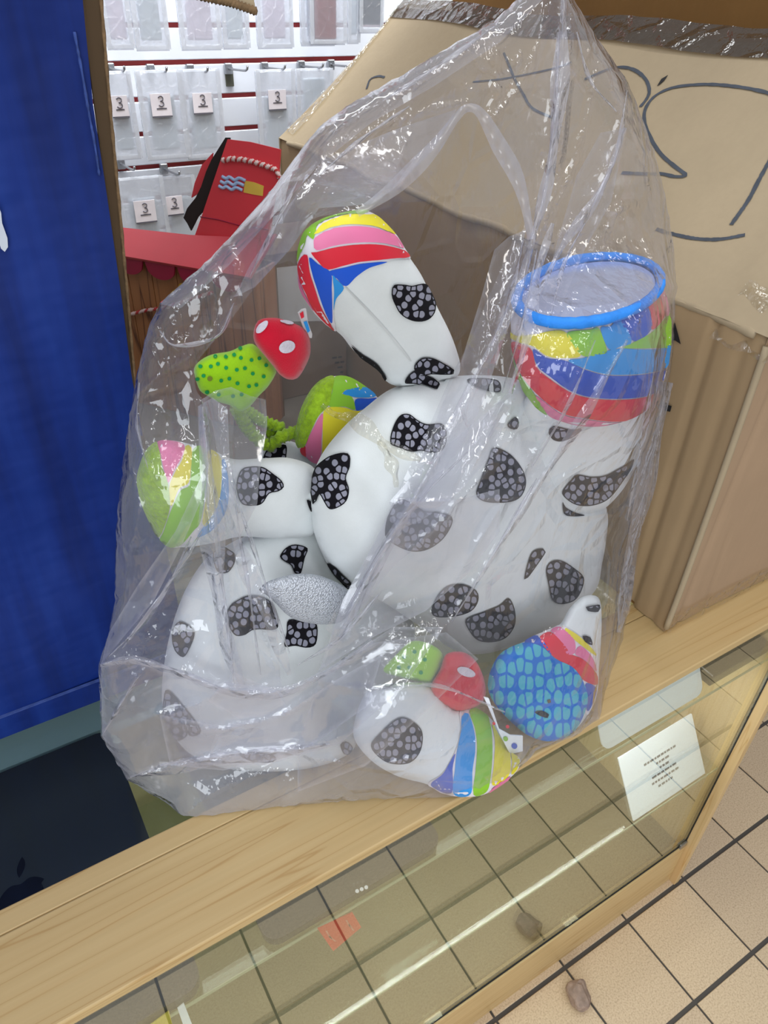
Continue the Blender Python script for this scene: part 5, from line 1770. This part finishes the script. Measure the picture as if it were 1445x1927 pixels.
sheet([(190, 1250), (250, 1240), (300, 1262), (420, 1296), (530, 1298), (620, 1256), (740, 1180), (835, 1180), (760, 1290), (640, 1400), (500, 1440), (300, 1440), (240, 1467), (192, 1385)], 0.005, 0.02, 0.2, 9, 0.005)
sheet([(390, 1320), (440, 1265), (520, 1300), (548, 1345), (450, 1352)], 0.010, 0.06, 0.14, 8)
sheet([(300, 1345), (420, 1366), (540, 1340), (640, 1275), (720, 1230), (690, 1330), (560, 1420), (420, 1450), (320, 1440)], 0.008, 0.0, 0.2, 9, 0.006)
sheet([(1000, -30), (930, 42), (850, 88), (760, 142), (650, 202), (600, 242), (560, 292), (500, 372), (430, 452), (370, 512), (300, 572), (340, 580), (430, 500), (520, 400), (600, 310), (700, 230), (820, 160), (940, 80), (1020, 0)], 0.004, 0.06, 0.06, 10, 0.0012)
sheet([(860, 205), (813, 284), (743, 354), (700, 384), (600, 392), (545, 470), (480, 540), (440, 560), (470, 500), (540, 390), (610, 300), (740, 245)], 0.005, 0.06, 0.08, 10, 0.002)
sheet([(600, 1280), (700, 1210), (840, 1190), (900, 1240), (800, 1340), (690, 1440), (560, 1490), (560, 1400)], 0.006, 0.0, 0.16, 9, 0.004)
sheet([(1020, 560), (1050, 450), (1085, 330), (1130, 250), (1180, 240), (1150, 380), (1100, 470), (1050, 590)], 0.005, 0.0, 0.1)
sheet([(1268, 600), (1255, 720), (1230, 860), (1205, 1000), (1185, 1150), (1160, 1200), (1170, 1080), (1195, 930), (1225, 760)], 0.003, 0.05, 0.1)
for ln, wd in (([(425, 880), (470, 1010), (500, 1100), (545, 1230)], 9), ([(440, 900), (450, 1000), (470, 1120), (490, 1270)], 8), ([(400, 900), (412, 1050), (430, 1180), (440, 1290)], 10),
               ([(380, 1000), (330, 1080), (270, 1170), (205, 1235)], 12), ([(360, 1010), (300, 1130), (230, 1220)], 8), ([(1050, 60), (1042, 250), (1018, 400)], 14), ([(1085, 60), (1110, 150), (1160, 210)], 8),
               ([(1100, 420), (1060, 500), (1030, 620)], 8), ([(1120, 640), (1070, 760), (1000, 880)], 8), ([(850, 1170), (930, 1040), (1010, 900)], 9), ([(560, 1252), (640, 1200), (720, 1110)], 10),
               ([(300, 622), (330, 650), (410, 632), (440, 570)], 9), ([(470, 520), (520, 420), (560, 340)], 10), ([(600, 330), (680, 262), (770, 200)], 9), ([(250, 1240), (330, 1262), (420, 1296)], 12),
               ([(300, 1440), (420, 1420), (560, 1405)], 9), ([(192, 1384), (230, 1320), (262, 1272)], 9), ([(1230, 700), (1210, 830), (1180, 980)], 10), ([(700, 1300), (820, 1290), (950, 1340)], 8),
               ([(1180, 170), (1160, 290), (1110, 400)], 10), ([(985, 450), (960, 560), (925, 650)], 9), ([(1010, 470), (985, 600), (945, 740)], 7), ([(930, 50), (830, 120), (720, 190)], 10), ([(262, 720), (258, 800), (278, 880)], 7),
               ([(380, 770), (388, 860), (392, 960)], 9), ([(650, 1150), (720, 1030), (800, 930), (880, 850)], 8)):
    strip('pleat', ln, wd, film_pleat, 0.004, 0.1, 50)
strip('tape_strip', Z4([(150, 400), (230, 460), (330, 480), (420, 540), (520, 630), (640, 690), (760, 740)]), 34, tape_m, 0.01, 0, 50)
strip('tape_strip', Z4([(500, 620), (560, 720), (600, 830), (610, 910)]), 26, tape_m, 0.011, 0, 40)
